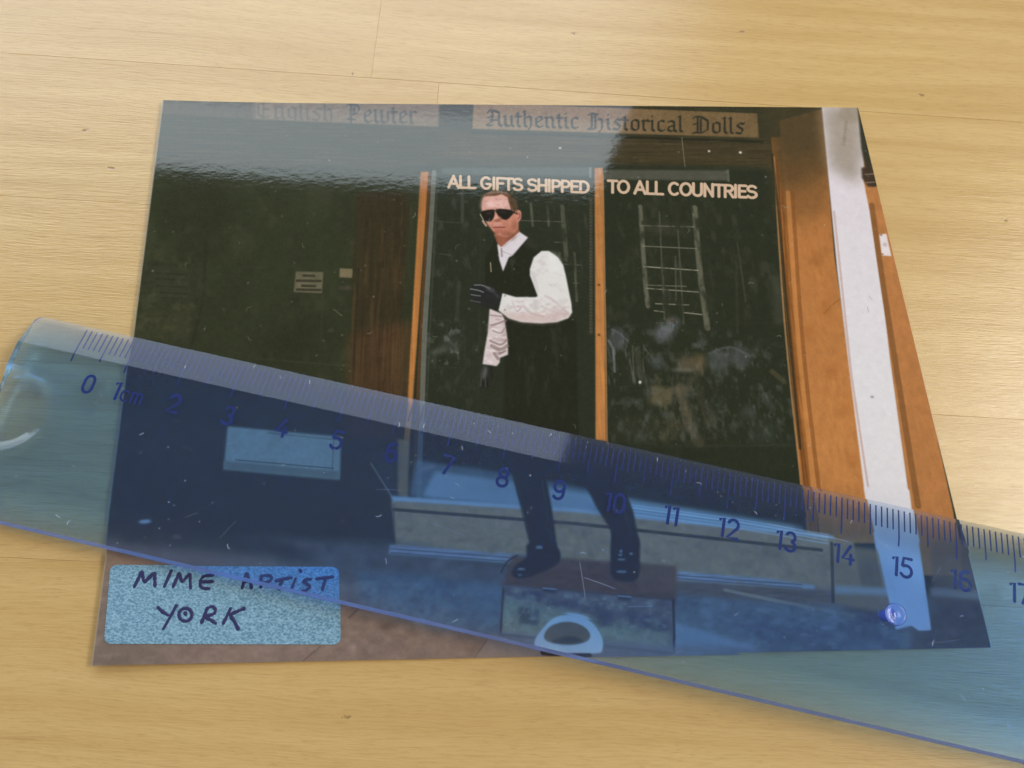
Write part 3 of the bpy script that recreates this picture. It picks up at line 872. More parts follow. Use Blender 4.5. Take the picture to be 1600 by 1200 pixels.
def wood_material():
    m, nt, p = new_mat("birch_wood")
    L = nt.links
    tc = node(nt, 'ShaderNodeTexCoord')
    inf = node(nt, 'ShaderNodeAttribute', attribute_type='OBJECT', attribute_name='tone')
    off = node(nt, 'ShaderNodeVectorMath', operation='SCALE')
    off.inputs[0].default_value = (37.1, 11.3, 5.7)
    L.new(inf.outputs['Fac'], off.inputs['Scale'])
    add = node(nt, 'ShaderNodeVectorMath', operation='ADD')
    L.new(tc.outputs['Object'], add.inputs[0])
    L.new(off.outputs[0], add.inputs[1])
    # slow sideways drift so that the grain wanders
    wn = node(nt, 'ShaderNodeTexNoise')
    wn.inputs['Scale'].default_value = 14
    wn.inputs['Detail'].default_value = 2
    wm = node(nt, 'ShaderNodeMapping')
    wm.inputs['Scale'].default_value = (.6, 1.6, 1)
    L.new(add.outputs[0], wm.inputs[0])
    L.new(wm.outputs[0], wn.inputs['Vector'])
    ws = node(nt, 'ShaderNodeVectorMath', operation='MULTIPLY_ADD')
    ws.inputs[1].default_value = (0, .012, 0)
    L.new(wn.outputs['Color'], ws.inputs[0])
    L.new(add.outputs[0], ws.inputs[2])

    def nz(scale, stretch, detail, rough=.6):
        mp = node(nt, 'ShaderNodeMapping')
        mp.inputs['Scale'].default_value = stretch
        n = node(nt, 'ShaderNodeTexNoise')
        n.inputs['Scale'].default_value = scale
        n.inputs['Detail'].default_value = detail
        n.inputs['Roughness'].default_value = rough
        L.new(ws.outputs[0], mp.inputs[0])
        L.new(mp.outputs[0], n.inputs['Vector'])
        return n.outputs['Fac']

    def ramp(src, lo, hi):
        r = node(nt, 'ShaderNodeMapRange')
        r.inputs['From Min'].default_value = lo
        r.inputs['From Max'].default_value = hi
        L.new(src, r.inputs['Value'])
        return r.outputs['Result']

    def mixc(fac, a, b, amount=1.0, blend='MIX'):
        x = node(nt, 'ShaderNodeMix', data_type='RGBA', blend_type=blend)
        f = node(nt, 'ShaderNodeMath', operation='MULTIPLY')
        f.inputs[1].default_value = amount
        if hasattr(fac, 'links'):
            L.new(fac, f.inputs[0])
        else:
            f.inputs[0].default_value = fac
        L.new(f.outputs[0], x.inputs['Factor'])
        for s, v in (('A', a), ('B', b)):
            sock = [i for i in x.inputs if i.name == s and i.type == 'RGBA'][0]
            if hasattr(v, 'links'):
                L.new(v, sock)
            else:
                sock.default_value = (*v, 1)
        return [o for o in x.outputs if o.type == 'RGBA'][0]

    bands = nz(240, (.05, 1, 1), 4)                  # long soft figure
    fine = nz(2600, (.085, 1, 1), 4, .65)            # short fibres
    streak = nz(900, (.035, 1, 1), 4, .7)
    pores = nz(4200, (.09, 1, 1), 2, .5)
    cloud = nz(60, (.3, 1, 1), 4)
    c0 = mixc(ramp(bands, .36, .66), (.63, .455, .195), (.52, .350, .125))
    c1 = mixc(inf.outputs['Fac'], c0, (.585, .405, .165), .5)
    c2 = mixc(ramp(cloud, .35, .7), c1, (.55, .355, .140), .5)
    c3 = mixc(ramp(fine, .48, .72), c2, (.37, .22, .075), .36)
    c4 = mixc(ramp(streak, .62, .74), c3, (.33, .20, .075), .46)
    c5 = mixc(ramp(pores, .64, .76), c4, (.26, .15, .06), .34)
    # rare dark specks and bruises
    vo = node(nt, 'ShaderNodeTexVoronoi', voronoi_dimensions='2D')
    vo.inputs['Scale'].default_value = 46
    vm = node(nt, 'ShaderNodeMapping')
    vm.inputs['Scale'].default_value = (.55, 1, 1)
    L.new(ws.outputs[0], vm.inputs[0])
    vd = node(nt, 'ShaderNodeTexNoise')
    vd.inputs['Scale'].default_value = 1400
    L.new(ws.outputs[0], vd.inputs['Vector'])
    vs = node(nt, 'ShaderNodeVectorMath', operation='MULTIPLY_ADD')
    vs.inputs[1].default_value = (.0014, .0009, 0)
    L.new(vd.outputs['Color'], vs.inputs[0])
    L.new(vm.outputs[0], vs.inputs[2])
    L.new(vs.outputs[0], vo.inputs['Vector'])
    spot = node(nt, 'ShaderNodeMapRange')
    spot.inputs['From Min'].default_value = .020
    spot.inputs['From Max'].default_value = .004
    L.new(vo.outputs['Distance'], spot.inputs['Value'])
    sep = node(nt, 'ShaderNodeSeparateColor')
    L.new(vo.outputs['Color'], sep.inputs[0])
    gate = node(nt, 'ShaderNodeMath', operation='GREATER_THAN')
    gate.inputs[1].default_value = .55
    L.new(sep.outputs[0], gate.inputs[0])
    sp = node(nt, 'ShaderNodeMath', operation='MULTIPLY')
    L.new(spot.outputs[0], sp.inputs[0])
    L.new(gate.outputs[0], sp.inputs[1])
    c6 = mixc(sp.outputs[0], c5, (.13, .075, .03), .7)
    L.new(c6, p.inputs['Base Color'])
    rr = node(nt, 'ShaderNodeMapRange')
    rr.inputs['To Min'].default_value = .18
    rr.inputs['To Max'].default_value = .30
    L.new(fine, rr.inputs['Value'])
    L.new(rr.outputs[0], p.inputs['Roughness'])
    p.inputs['IOR'].default_value = 1.62
    b = node(nt, 'ShaderNodeBump')
    b.inputs['Strength'].default_value = .22
    b.inputs['Distance'].default_value = .0004
    sm = node(nt, 'ShaderNodeMath', operation='SUBTRACT')
    L.new(fine, sm.inputs[0])
    L.new(sp.outputs[0], sm.inputs[1])
    L.new(sm.outputs[0], b.inputs['Height'])
    L.new(b.outputs[0], p.inputs['Normal'])
    return m


def print_material():
    m, nt, p = new_mat("glossy_print")
    L = nt.links
    uv = node(nt, 'ShaderNodeUVMap', uv_map='UVMap')
    t = node(nt, 'ShaderNodeTexImage', interpolation='Cubic', extension='EXTEND')
    t.image = img
    L.new(uv.outputs[0], t.inputs[0])
    L.new(t.outputs['Color'], p.inputs['Base Color'])
    p.inputs['Roughness'].default_value = .055
    p.inputs['IOR'].default_value = 1.5
    tc = node(nt, 'ShaderNodeTexCoord')
    mp = node(nt, 'ShaderNodeMapping')
    mp.inputs['Scale'].default_value = (.55, 1, 1)
    L.new(tc.outputs['Object'], mp.inputs[0])
    n1 = node(nt, 'ShaderNodeTexNoise')
    n1.inputs['Scale'].default_value = 1000
    n1.inputs['Detail'].default_value = 4
    L.new(mp.outputs[0], n1.inputs['Vector'])
    b = node(nt, 'ShaderNodeBump')
    b.inputs['Strength'].default_value = .045
    b.inputs['Distance'].default_value = .0002
    L.new(n1.outputs['Fac'], b.inputs['Height'])
    L.new(b.outputs[0], p.inputs['Normal'])
    return m


def plain(name, col, rough=.6, metallic=0.0, spec=.5):
    m, nt, p = new_mat(name)
    p.inputs['Base Color'].default_value = (*col, 1)
    p.inputs['Roughness'].default_value = rough
    p.inputs['Metallic'].default_value = metallic
    p.inputs['Specular IOR Level'].default_value = spec
    return m


def paper_material():
    m, nt, p = new_mat("paper_edge")
    n = node(nt, 'ShaderNodeTexNoise')
    n.inputs['Scale'].default_value = 900
    r = node(nt, 'ShaderNodeValToRGB')
    r.color_ramp.elements[0].color = (.55, .52, .46, 1)
    r.color_ramp.elements[1].color = (.82, .80, .76, 1)
    nt.links.new(n.outputs['Fac'], r.inputs[0])
    nt.links.new(r.outputs[0], p.inputs['Base Color'])
    p.inputs['Roughness'].default_value = .8
    return m


def sticker_material():
    m, nt, p = new_mat("brushed_foil_label")
    L = nt.links
    tc = node(nt, 'ShaderNodeTexCoord')
    mp = node(nt, 'ShaderNodeMapping')
    mp.inputs['Rotation'].default_value = (0, 0, math.radians(38))
    mp.inputs['Scale'].default_value = (.7, 1, 1)
    L.new(tc.outputs['Object'], mp.inputs[0])
    n = node(nt, 'ShaderNodeTexNoise')
    n.inputs['Scale'].default_value = 3300
    n.inputs['Detail'].default_value = 2
    n.inputs['Roughness'].default_value = .6
    L.new(mp.outputs[0], n.inputs['Vector'])
    r = node(nt, 'ShaderNodeValToRGB')
    r.color_ramp.elements[0].position = .36
    r.color_ramp.elements[0].color = (.12, .28, .42, 1)
    r.color_ramp.elements[1].position = .64
    r.color_ramp.elements[1].color = (.32, .56, .76, 1)
    L.new(n.outputs['Fac'], r.inputs[0])
    L.new(r.outputs[0], p.inputs['Base Color'])
    p.inputs['Metallic'].default_value = .45
    p.inputs['Roughness'].default_value = .5
    b = node(nt, 'ShaderNodeBump')
    b.inputs['Strength'].default_value = .35
    b.inputs['Distance'].default_value = .0002
    L.new(n.outputs['Fac'], b.inputs['Height'])
    L.new(b.outputs[0], p.inputs['Normal'])
    return m


def acrylic_material(name, absorb, density, rough, haze=.027):
    """clear plastic tinted through its thickness, with a trace of bluish haze"""
    m, nt, p = new_mat(name)
    L = nt.links
    out = nt.nodes['Material Output']
    p.inputs['Base Color'].default_value = (1, 1, 1, 1)
    p.inputs['Transmission Weight'].default_value = 1
    p.inputs['Roughness'].default_value = rough
    p.inputs['IOR'].default_value = 1.49
    d = node(nt, 'ShaderNodeBsdfDiffuse')
    d.inputs['Color'].default_value = (.11, .27, .88, 1)
    mx = node(nt, 'ShaderNodeMixShader')
    mx.inputs[0].default_value = haze
    L.new(p.outputs[0], mx.inputs[1])
    L.new(d.outputs[0], mx.inputs[2])
    L.new(mx.outputs[0], out.inputs['Surface'])
    va = node(nt, 'ShaderNodeVolumeAbsorption')
    va.inputs['Color'].default_value = (*absorb, 1)
    va.inputs['Density'].default_value = density
    L.new(va.outputs[0], out.inputs['Volume'])
    tc = node(nt, 'ShaderNodeTexCoord')
    n = node(nt, 'ShaderNodeTexNoise')
    n.inputs['Scale'].default_value = 55
    n.inputs['Detail'].default_value = 3
    L.new(tc.outputs['Object'], n.inputs['Vector'])
    b = node(nt, 'ShaderNodeBump')
    b.inputs['Strength'].default_value = .05
    b.inputs['Distance'].default_value = .0006
    L.new(n.outputs['Fac'], b.inputs['Height'])
    L.new(b.outputs[0], p.inputs['Normal'])
    return m


def edge_material():
    """slightly frosted plastic edge, with the glow of piped light put into its colour"""
    m, nt, p = new_mat("frosted_edge_glow")
    p.inputs['Base Color'].default_value = (.17, .30, .90, 1)  # bright blue stands in for light piped through to the edge
    p.inputs['Transmission Weight'].default_value = .42
    p.inputs['Roughness'].default_value = .16
    p.inputs['IOR'].default_value = 1.49
    n = node(nt, 'ShaderNodeTexNoise')
    n.inputs['Scale'].default_value = 700
    b = node(nt, 'ShaderNodeBump')
    b.inputs['Strength'].default_value = .1
    b.inputs['Distance'].default_value = .0002
    nt.links.new(n.outputs['Fac'], b.inputs['Height'])
    nt.links.new(b.outputs[0], p.inputs['Normal'])
    return m


WOOD = wood_material()
PRINT = print_material()
PAPER = paper_material()
FOIL = sticker_material()
INK = plain("ballpoint_ink", (.020, .022, .11), .45)
SCALE_INK = plain("blue_scale_ink", (.002, .004, .11), .5)
ACRYLIC = acrylic_material("tinted_acrylic", (.10, .58, .98), 370, .07)
EDGE = edge_material()
NUB = acrylic_material("tinted_acrylic_nub", (.05, .35, .98), 420, .06, .12)
DUST = plain("lint", (.85, .86, .88), .9)

# ------------------------------------------------------------------ table of glued staves
table = bpy.data.objects.new("wooden_table", None)
C.objects.link(table)
tag(table, "pale birch table top of long glued staves under the photograph and ruler", "table")
ANG = math.radians(-4.35)
PITCH = 3.56
GAP = .002
ax = np.array([math.cos(ANG), math.sin(ANG)])
ay = np.array([-math.sin(ANG), math.cos(ANG)])
row0 = float(np.dot(un(0, 305)[:2], ay))       # a joint line that can be seen
known = {1: [float(np.dot(un(685, 140)[:2], ax))], 2: [float(np.dot(un(588, 60)[:2], ax))]}
srnd = random.Random(5)
for k in range(-9, 12):
    y0 = row0 + (k - 1) * PITCH
    y1 = y0 + PITCH
    cuts = [-46.0]
    if k in known:
        b = known[k][0]
        cuts += [b - 32, b, b + 31]
    else:
        b = srnd.choice((-22, -17, 16, 21, 24)) + srnd.uniform(-2, 2)
        cuts += [b] + ([b - 34] if b > 0 else [b + 36])
    cuts = sorted(c for c in set(cuts) if -46 <= c < 44) + [46.0]
    for xa, xb in zip(cuts[:-1], cuts[1:]):
        bm = bmesh.new()
        hx, hy = (xb - xa) / 2 - GAP / 2, PITCH / 2 - GAP / 2
        bv = .004
        lo = [bm.verts.new((sx * hx, sy * hy, -2.4)) for sx, sy in ((-1, -1), (1, -1), (1, 1), (-1, 1))]
        md = [bm.verts.new((sx * hx, sy * hy, -bv)) for sx, sy in ((-1, -1), (1, -1), (1, 1), (-1, 1))]
        hi = [bm.verts.new((sx * (hx - bv), sy * (hy - bv), 0)) for sx, sy in ((-1, -1), (1, -1), (1, 1), (-1, 1))]
        bm.faces.new(hi)
        bm.faces.new(lo[::-1])
        for i in range(4):
            j = (i + 1) % 4
            bm.faces.new((lo[i], lo[j], md[j], md[i]))
            bm.faces.new((md[i], md[j], hi[j], hi[i]))
        o = mesh_obj("stave", bm, WOOD, table)
        c = ax * (xa + xb) / 2 + ay * (y0 + y1) / 2
        o.location = (c[0] * S, c[1] * S, -srnd.uniform(0, .003) * S)
        o.rotation_euler = (0, 0, ANG)
        o['tone'] = srnd.random()

# ------------------------------------------------------------------ the photograph
corners = [un(u, v, .03)[:2] for u, v in ((147, 1040), (1545, 1012), (1341, 168), (256, 159))]
NX, NY = 48, 36
THICK = .022


def lift(s, t):
    """the card curls up a little along its left side and near corner"""
    a = max(0, 1 - s / .22) ** 2 * (.060 + .02 * (1 - t))
    b = max(0, 1 - t / .25) ** 2 * max(0, 1 - s / .5) * .015
    return a + b + .003


def card_point(s, t):
    a = np.array(corners[0]) * (1 - s) + np.array(corners[1]) * s
    b = np.array(corners[3]) * (1 - s) + np.array(corners[2]) * s
    return a * (1 - t) + b * t


bm = bmesh.new()
uvl = bm.loops.layers.uv.new("UVMap")
top, bot = {}, {}
for i in range(NX + 1):
    for j in range(NY + 1):
        s, t = i / NX, j / NY
        x, y = card_point(s, t)
        z = lift(s, t)
        top[i, j] = bm.verts.new((x, y, z + THICK))
        bot[i, j] = bm.verts.new((x, y, z))


def setuv(f):
    for l in f.loops:
        l[uvl].uv = ((l.vert.co.x + 8) / 16, (l.vert.co.y + 6) / 12)


for i in range(NX):
    for j in range(NY):
        f = bm.faces.new((top[i, j], top[i + 1, j], top[i + 1, j + 1], top[i, j + 1]))
        setuv(f)
        f.smooth = True
        f = bm.faces.new((bot[i, j], bot[i, j + 1], bot[i + 1, j + 1], bot[i + 1, j]))
        f.material_index = 1
        f.smooth = True
rim = [(i, 0) for i in range(NX)] + [(NX, j) for j in range(NY)] + [(i, NY) for i in range(NX, 0, -1)] + [(0, j) for j in range(NY, 0, -1)]
for a, b in zip(rim, rim[1:] + rim[:1]):
    f = bm.faces.new([bm.verts.new(v.co) for v in (bot[a], bot[b], top[b], top[a])])
    f.material_index = 1
photo = mesh_obj("photograph", bm, [PRINT, PAPER])
tag(photo, "glossy colour print of a man in dark glasses outside a shop", "photograph")


def surface_z(x, y):
    """height of the card's upper side near its lower left corner"""
    a, b = np.array(corners[0]), np.array(corners[1])
    c = np.array(corners[3])
    m = np.array([b - a, c - a]).T
    s, t = np.linalg.solve(m, np.array([x, y]) - a)
    return lift(min(max(s, 0), 1), min(max(t, 0), 1)) + THICK


# label with the handwriting
q = [un(u, v, .05)[:2] for u, v in ((165, 1006), (532, 1007), (531, 884), (175, 883))]
out = []
rc = .13
for i in range(4):
    p, a, b = q[i], q[i - 1], q[(i + 1) % 4]
    da = (a - p) / np.linalg.norm(a - p)
    db = (b - p) / np.linalg.norm(b - p)
    p0, p1 = p + da * rc, p + db * rc
    for t in np.linspace(0, 1, 7):
        out.append((1 - t) ** 2 * p0 + 2 * t * (1 - t) * p + t * t * p1)
    nxt = b - db * rc
    for t in np.linspace(0, 1, 26)[1:-1]:
        out.append(p1 * (1 - t) + nxt * t)
bm = bmesh.new()
vt, vb = [], []
# a grid follows the curl of the card; the outline is filled as strips
ctr = np.mean(out, 0)
rings = [1 - .05 * k for k in range(20)]
ringv = []
for k in rings:
    ringv.append([bm.verts.new((*(ctr + (p - ctr) * k), surface_z(*(ctr + (p - ctr) * k)) + .010)) for p in out])
n = len(out)
for r0, r1 in zip(ringv[:-1], ringv[1:]):
    for i in range(n):
        bm.faces.new((r0[i], r0[(i + 1) % n], r1[(i + 1) % n], r1[i]))
bm.faces.new(ringv[-1])
low = [bm.verts.new((*p, surface_z(*p) + .0015)) for p in out]
for i in range(n):
    bm.faces.new((low[i], low[(i + 1) % n], ringv[0][(i + 1) % n], ringv[0][i]))
label = mesh_obj("label_sticker", bm, FOIL, photo)
label['label'] = "pale blue foil label with handwriting"

Z4 = lambda pts: [(160 + x / 4, 860 + y / 4) for x, y in pts]
HAND = [
    [[(205, 228), (232, 172), (250, 136), (258, 170), (268, 196), (300, 166), (328, 142), (331, 180), (332, 224)]],
    [[(432, 128), (412, 176), (390, 226)]],
    [[(444, 226), (466, 176), (482, 142), (490, 172), (500, 196), (526, 168), (548, 150), (549, 190), (552, 236)]],
    [[(692, 154), (650, 158), (626, 168), (612, 200), (616, 228), (640, 238), (668, 238)], [(618, 197), (660, 196), (690, 194)]],
    [[(872, 236), (888, 182), (906, 136), (920, 176), (930, 236)], [(884, 196), (926, 192)]],
    [[(1000, 152), (994, 190), (988, 230)], [(1000, 154), (1040, 150), (1062, 164), (1046, 188), (1002, 196), (1036, 208), (1068, 218)]],
    [[(1088, 184), (1140, 172), (1186, 164)], [(1136, 174), (1116, 208), (1102, 244)]],
    [[(1212, 172), (1196, 210), (1182, 248)], [(1240, 116), (1248, 126)]],
    [[(1308, 172), (1276, 178), (1262, 192), (1290, 208), (1302, 222), (1284, 238), (1252, 246)]],
    [[(1344, 170), (1400, 164), (1446, 158)], [(1402, 166), (1390, 200), (1380, 238)]],
    [[(350, 356), (380, 384), (412, 404)], [(464, 344), (426, 416), (384, 490)]],
    [[(518, 388), (522, 402)], arc(520, 402, 40, 40, 100, 470, 20)],
    [[(656, 360), (638, 408), (620, 452)], [(648, 368), (684, 350), (706, 372), (692, 398), (640, 412), (676, 434), (708, 456)]],
    [[(800, 362), (778, 410), (754, 456)], [(886, 362), (844, 380), (802, 404), (826, 448), (848, 492)]],
]
for letter in HAND:
    bm = bmesh.new()
    for s in letter:
        pts = catmull(s, closed=False, n=4) if len(s) > 2 else s
        pp = [un(*uv_, .06)[:2] for uv_ in Z4(pts)]
        ribbon(bm, pp, random.uniform(.054, .062), .004, lambda x, y, h: (x, y, surface_z(x, y) + .0105 + h), press=.45)
    mesh_obj("letter", bm, INK, label, smooth=True)

# ------------------------------------------------------------------ the ruler
ZB0, ZSL = .125, .0120           # underside: height at x = -9 and rise per cm (it rides on its nub)
TH = .24


def zb_at(x):
    return ZB0 + (x + 9) * ZSL


def un_tilt(u, v, dz):
    p = un(u, v, .2)
    for _ in range(6):
        p = un(u, v, zb_at(p[0]) + dz)
    return p


APP = TH * (1 - 1 / 1.49)        # the underside seems raised by this much through the plastic
pL = un_tilt(60, 492, .10)
pR = un_tilt(1600, 833, .10)
EX = (pR - pL)[:2]
EX /= np.linalg.norm(EX)
EY = np.array([-EX[1], EX[0]])
t0 = un_tilt(135, 512, APP)[:2]
t15 = un_tilt(1407, 789, APP)[:2]
CM = float(np.dot(t15 - t0, EX)) / 15      # spacing of the centimetre marks
ORG = pL[:2] + EX * float(np.dot(t0 - pL[:2], EX))     # on the upper edge, above the zero mark


def loc2(p):
    d = np.array(p[:2]) - ORG
    return float(d @ EX), float(d @ EY)


LEFT = loc2(un_tilt(30, 541, .12))[0] + .02
botm = loc2(un_tilt(800, 1000, .10))[1]
WID = -loc2(un_tilt(700, 983, .10))[1]
RIGHT = LEFT + 31.2
print("ruler", CM, LEFT, WID)

ruler = bpy.data.objects.new("ruler", None)
C.objects.link(ruler)
tag(ruler, "transparent blue plastic ruler with dark blue centimetre scale lying across the photograph", "ruler")
# local frame: x along the scale, y up to the graduated edge, z up
ex3 = Vector((EX[0], EX[1], ZSL * EX[0])).normalized()
ey3 = Vector((EY[0], EY[1], ZSL * EY[0])).normalized()
ez3 = ex3.cross(ey3).normalized()
ey3 = ez3.cross(ex3)
mw = Matrix((ex3, ey3, ez3)).transposed().to_4x4()
mw.translation = Vector((ORG[0], ORG[1], zb_at(ORG[0]))) * S
ruler.matrix_world = mw
bpy.context.view_layer.update()

# body: bevelled strip, rounded corners, hanging hole
prof = [(0, .0), (0, .045), (-.62, TH), (-WID + .66, TH), (-WID + .060, .140), (-WID, .05), (-WID, 0)]
bm = bmesh.new()
ra = [bm.verts.new((LEFT - .5, y, z)) for y, z in prof]
rb = [bm.verts.new((RIGHT + .5, y, z)) for y, z in prof]
bm.faces.new(ra)
bm.faces.new(rb[::-1])
for i in range(len(prof)):
    j = (i + 1) % len(prof)
    bm.faces.new((ra[j], ra[i], rb[i], rb[j]))
bmesh.ops.recalc_face_normals(bm, faces=bm.faces)
body = mesh_obj("ruler_body", bm, ACRYLIC, ruler)


def prism(outline, z0, z1):
    bm = bmesh.new()
    a = [bm.verts.new((x, y, z0)) for x, y in outline]
    b = [bm.verts.new((x, y, z1)) for x, y in outline]
    bm.faces.new(a[::-1])
    bm.faces.new(b)
    n = len(a)
    for i in range(n):
        bm.faces.new((a[i], a[(i + 1) % n], b[(i + 1) % n], b[i]))
    bmesh.ops.recalc_face_normals(bm, faces=bm.faces)
    return mesh_obj("cutter", bm, ACRYLIC)


r = .14
outline = []
for cx, cy, a in ((RIGHT - r, -r, 90), (LEFT + r, -r, 180), (LEFT + r, -WID + r, 270), (RIGHT - r, -WID + r, 360)):
    outline += arc(cx, cy, r, r, a - 90, a, 6)
# keep the long edges untouched: push the outline's long sides 1 mm out except at the corners
cut1 = prism(outline, -.5, 1.0)
hx, hy = loc2(un_tilt(14, 638, .12))
bmc = bmesh.new()
ring = []
for rad, z in ((.50, .17), (.56, .173), (.64, .185), (.72, .205), (.80, .235), (.86, .26), (.88, .40)):       # a shallow dish with sloping sides
    ring.append([bmc.verts.new((hx + rad * math.cos(a), hy + rad * math.sin(a), z)) for a in np.linspace(0, 2 * math.pi, 57)[:-1]])
bmc.faces.new(ring[0][::-1])
bmc.faces.new(ring[-1])
for a_, b_ in zip(ring[:-1], ring[1:]):
    for i in range(56):
        bmc.faces.new((a_[i], a_[(i + 1) % 56], b_[(i + 1) % 56], b_[i]))
bmesh.ops.recalc_face_normals(bmc, faces=bmc.faces)
cut2 = mesh_obj("cutter", bmc, ACRYLIC)
for cutter, op in ((cut1, 'INTERSECT'), (cut2, 'DIFFERENCE')):
    md = body.modifiers.new("b", 'BOOLEAN')
    md.operation = op
    md.solver = 'EXACT'
    md.object = cutter
    cutter.matrix_world = mw
md = body.modifiers.new("bevel", 'BEVEL')
md.width = .016 * S
md.segments = 2
md.limit_method = 'ANGLE'
md.angle_limit = math.radians(40)
bpy.context.view_layer.update()
dg = bpy.context.evaluated_depsgraph_get()
nm = bpy.data.meshes.new_from_object(body.evaluated_get(dg))
body.modifiers.clear()
body.data = nm
for cutter in (cut1, cut2):
    bpy.data.objects.remove(cutter, do_unlink=True)
nm.materials.clear()
nm.materials.append(ACRYLIC)
nm.materials.append(EDGE)
for p in nm.polygons:
    p.use_smooth = False
    inhole = math.hypot(p.center.x / S - hx, p.center.y / S - hy) < .90
    if abs(p.normal.z) < .90 and not inhole and (p.normal.y < -.3 or p.normal.x < -.6):
        p.material_index = 1

# graduation, printed on the underside
ZP = -.004


def ruler_pt(x, y, h):
    return (x, y, ZP - h)


bm = bmesh.new()
for k in range(0, 301):
    x = k / 10 * CM
    if k % 10 == 0:
        L = .66
    elif k % 5 == 0:
        L = .56
    else:
        L = .40
    w = .026
    a = [bm.verts.new((x + sx * w / 2, y, z)) for z in (ZP, ZP - .003) for sx, y in ((-1, -.075 - L), (1, -.075 - L), (1, -.075), (-1, -.075))]
    for f in ((0, 1, 2, 3), (7, 6, 5, 4), (0, 4, 5, 1), (1, 5, 6, 2), (2, 6, 7, 3), (3, 7, 4, 0)):
        bm.faces.new([a[i] for i in f])
bmesh.ops.recalc_face_normals(bm, faces=bm.faces)
scale_marks = mesh_obj("graduation", bm, SCALE_INK, ruler)
# numerals
NUMPX = {0: (139, 601), 2: (268, 631), 3: (355, 650), 4: (441, 671), 5: (526, 690), 6: (613, 708), 7: (705, 724), 8: (789, 748), 9: (872, 765),
         10: (964, 786), 11: (1050, 803), 12: (1140, 824), 13: (1229, 843), 14: (1318, 861), 15: (1410, 885), 16: (1499, 903)}
offs = []
for k, uv_ in NUMPX.items():
    lx, ly = loc2(un_tilt(*uv_, APP))
    offs.append((lx - k * CM, ly))
    print(k, round(lx - k * CM, 3), round(ly, 3))
OX = float(np.median([o[0] for o in offs]))
OY = float(np.median([o[1] for o in offs]))
NH = .325
for k in range(0, 31):
    s = str(k)
    wtot = sum(DIGIT[c][1] for c in s) + .12 * (len(s) - 1)
    x = k * CM + OX - wtot * NH / 2
    if k == 0:
        x = loc2(un_tilt(139, 601, APP))[0] - wtot * NH / 2
    if k == 1:
        x = loc2(un_tilt(183, 611, APP))[0] - .05
        s = "1cm"
    bm = bmesh.new()
    for c in s:
        kk = 1.0 if c in '0123456789' else .95
        for st in DIGIT[c][0]:
            pts = [(x + px_ * NH * kk, OY + (py_ - .5) * NH) for px_, py_ in st]
            ribbon(bm, pts, .056 if c not in 'cm' else .038, .003, ruler_pt)
        x += (DIGIT[c][1] + .12) * NH
    bmesh.ops.recalc_face_normals(bm, faces=bm.faces)
    mesh_obj("numeral", bm, SCALE_INK, ruler)

# moulded nub: a low glossy cap on the upper side and the foot below on which the ruler rides
nx_, ny_ = loc2(un_tilt(1400, 960, TH))


def lathe(name, profile, mat):
    bm = bmesh.new()
    rows = []
    for rad, z in profile:
        if rad == 0:
            rows.append([bm.verts.new((nx_, ny_, z))])
        else:
            rows.append([bm.verts.new((nx_ + rad * math.cos(a), ny_ + rad * math.sin(a), z)) for a in np.linspace(0, 2 * math.pi, 41)[:-1]])
    for r0, r1 in zip(rows[:-1], rows[1:]):
        for i in range(40):
            j = (i + 1) % 40
            if len(r0) == 1:
                bm.faces.new((r0[0], r1[i], r1[j]))
            elif len(r1) == 1:
                bm.faces.new((r0[i], r1[0], r0[j]))
            else:
                bm.faces.new((r0[i], r1[i], r1[j], r0[j]))
    bmesh.ops.recalc_face_normals(bm, faces=bm.faces)
    return mesh_obj(name, bm, mat, ruler, smooth=True)


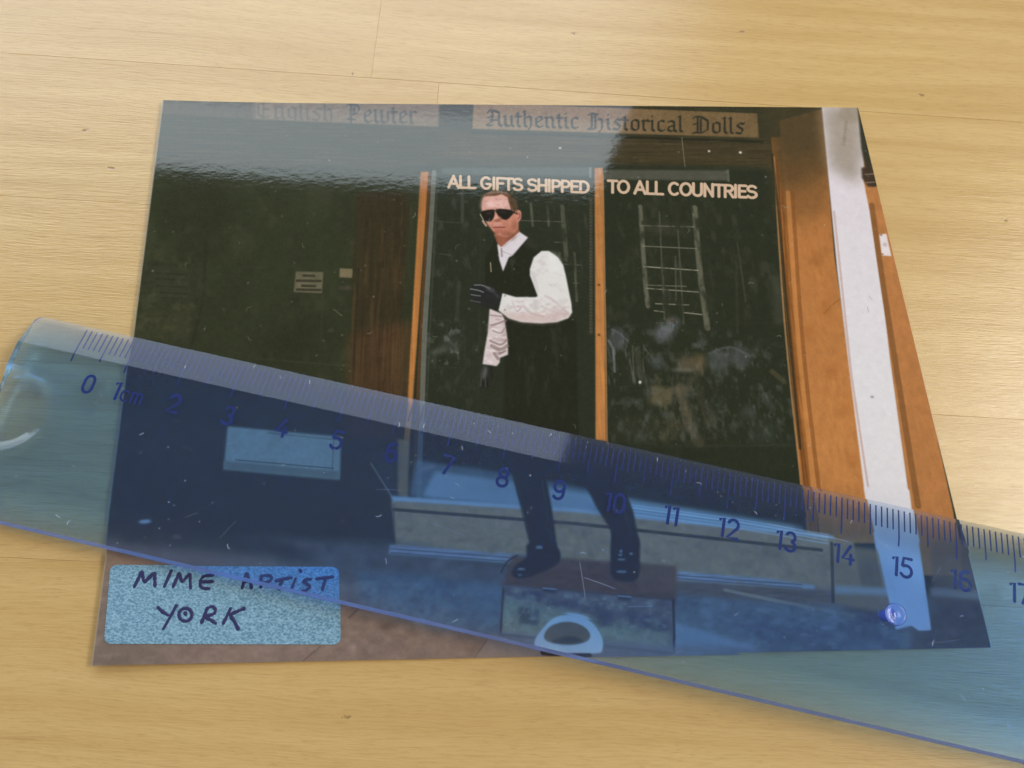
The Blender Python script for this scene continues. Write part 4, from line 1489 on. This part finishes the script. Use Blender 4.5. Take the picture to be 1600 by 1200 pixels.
lathe("nub", [(0, TH + .030), (.05, TH + .034), (.09, TH + .052), (.12, TH + .058), (.15, TH + .050), (.178, TH + .028), (.188, TH + .004), (.18, TH + .0012), (0, TH + .0012)], NUB)
lathe("foot", [(0, -.0012), (.090, -.0012), (.10, -.02), (.095, -.250), (.07, -.275), (0, -.278)], EDGE)

# lint and scratches lying on the upper side
drnd = random.Random(11)
bm = bmesh.new()


def top_z(y):
    if y > -.62:
        return .045 + (TH - .045) * (-y / .62)
    if y < -WID + .66:
        return .137 + (TH - .137) * ((y + WID) / .66)
    return TH


for _ in range(130):
    x = drnd.uniform(LEFT + .3, 17.5)
    y = drnd.uniform(-WID + .1, -.08)
    if math.hypot(x - hx, y - hy) < .72:
        continue
    to3 = lambda a, b, h: (a, b, top_z(min(max(b, -WID + .01), -.01)) + .001 + h)
    if drnd.random() < .75:
        a = drnd.uniform(0, 6.28)
        L = drnd.choice((.006, .009, .012, .02))
        ribbon(bm, [(x, y), (x + L * math.cos(a), y + L * math.sin(a))], drnd.uniform(.005, .011), .004, to3)
    else:
        a = drnd.uniform(0, 6.28)
        L = drnd.uniform(.04, .11)
        c = drnd.uniform(-.5, .5)
        ribbon(bm, [(x, y), (x + L * .5 * math.cos(a), y + L * .5 * math.sin(a)), (x + L * math.cos(a + c), y + L * math.sin(a + c))], .006, .005, to3)
for (u0, v0), (u1, v1) in (((906, 878), (915, 935)), ((912, 902), (962, 920)), ((1200, 818), (1325, 846)), ((1368, 840), (1392, 858))):
    a = loc2(un_tilt(u0, v0, TH))
    b = loc2(un_tilt(u1, v1, TH))
    ribbon(bm, [a, ((a[0] + b[0]) / 2, (a[1] + b[1]) / 2 + .004), b], .0032, .002, lambda p, q_, h: (p, q_, top_z(q_) + .001 + h))
for _ in range(16):                      # fine scratches
    x, y = drnd.uniform(0, 17.5), drnd.uniform(-WID + .2, -.7)
    a = drnd.gauss(0.5, .7)
    L = drnd.uniform(.2, .7)
    ribbon(bm, [(x, y), (x + L * math.cos(a), y + L * math.sin(a) * .6)], .0013, .0008, lambda p, q_, h: (p, q_, top_z(min(max(q_, -WID + .01), -.01)) + .0008 + h))
lint = mesh_obj("lint", bm, DUST, ruler)
lint['kind'] = 'stuff'
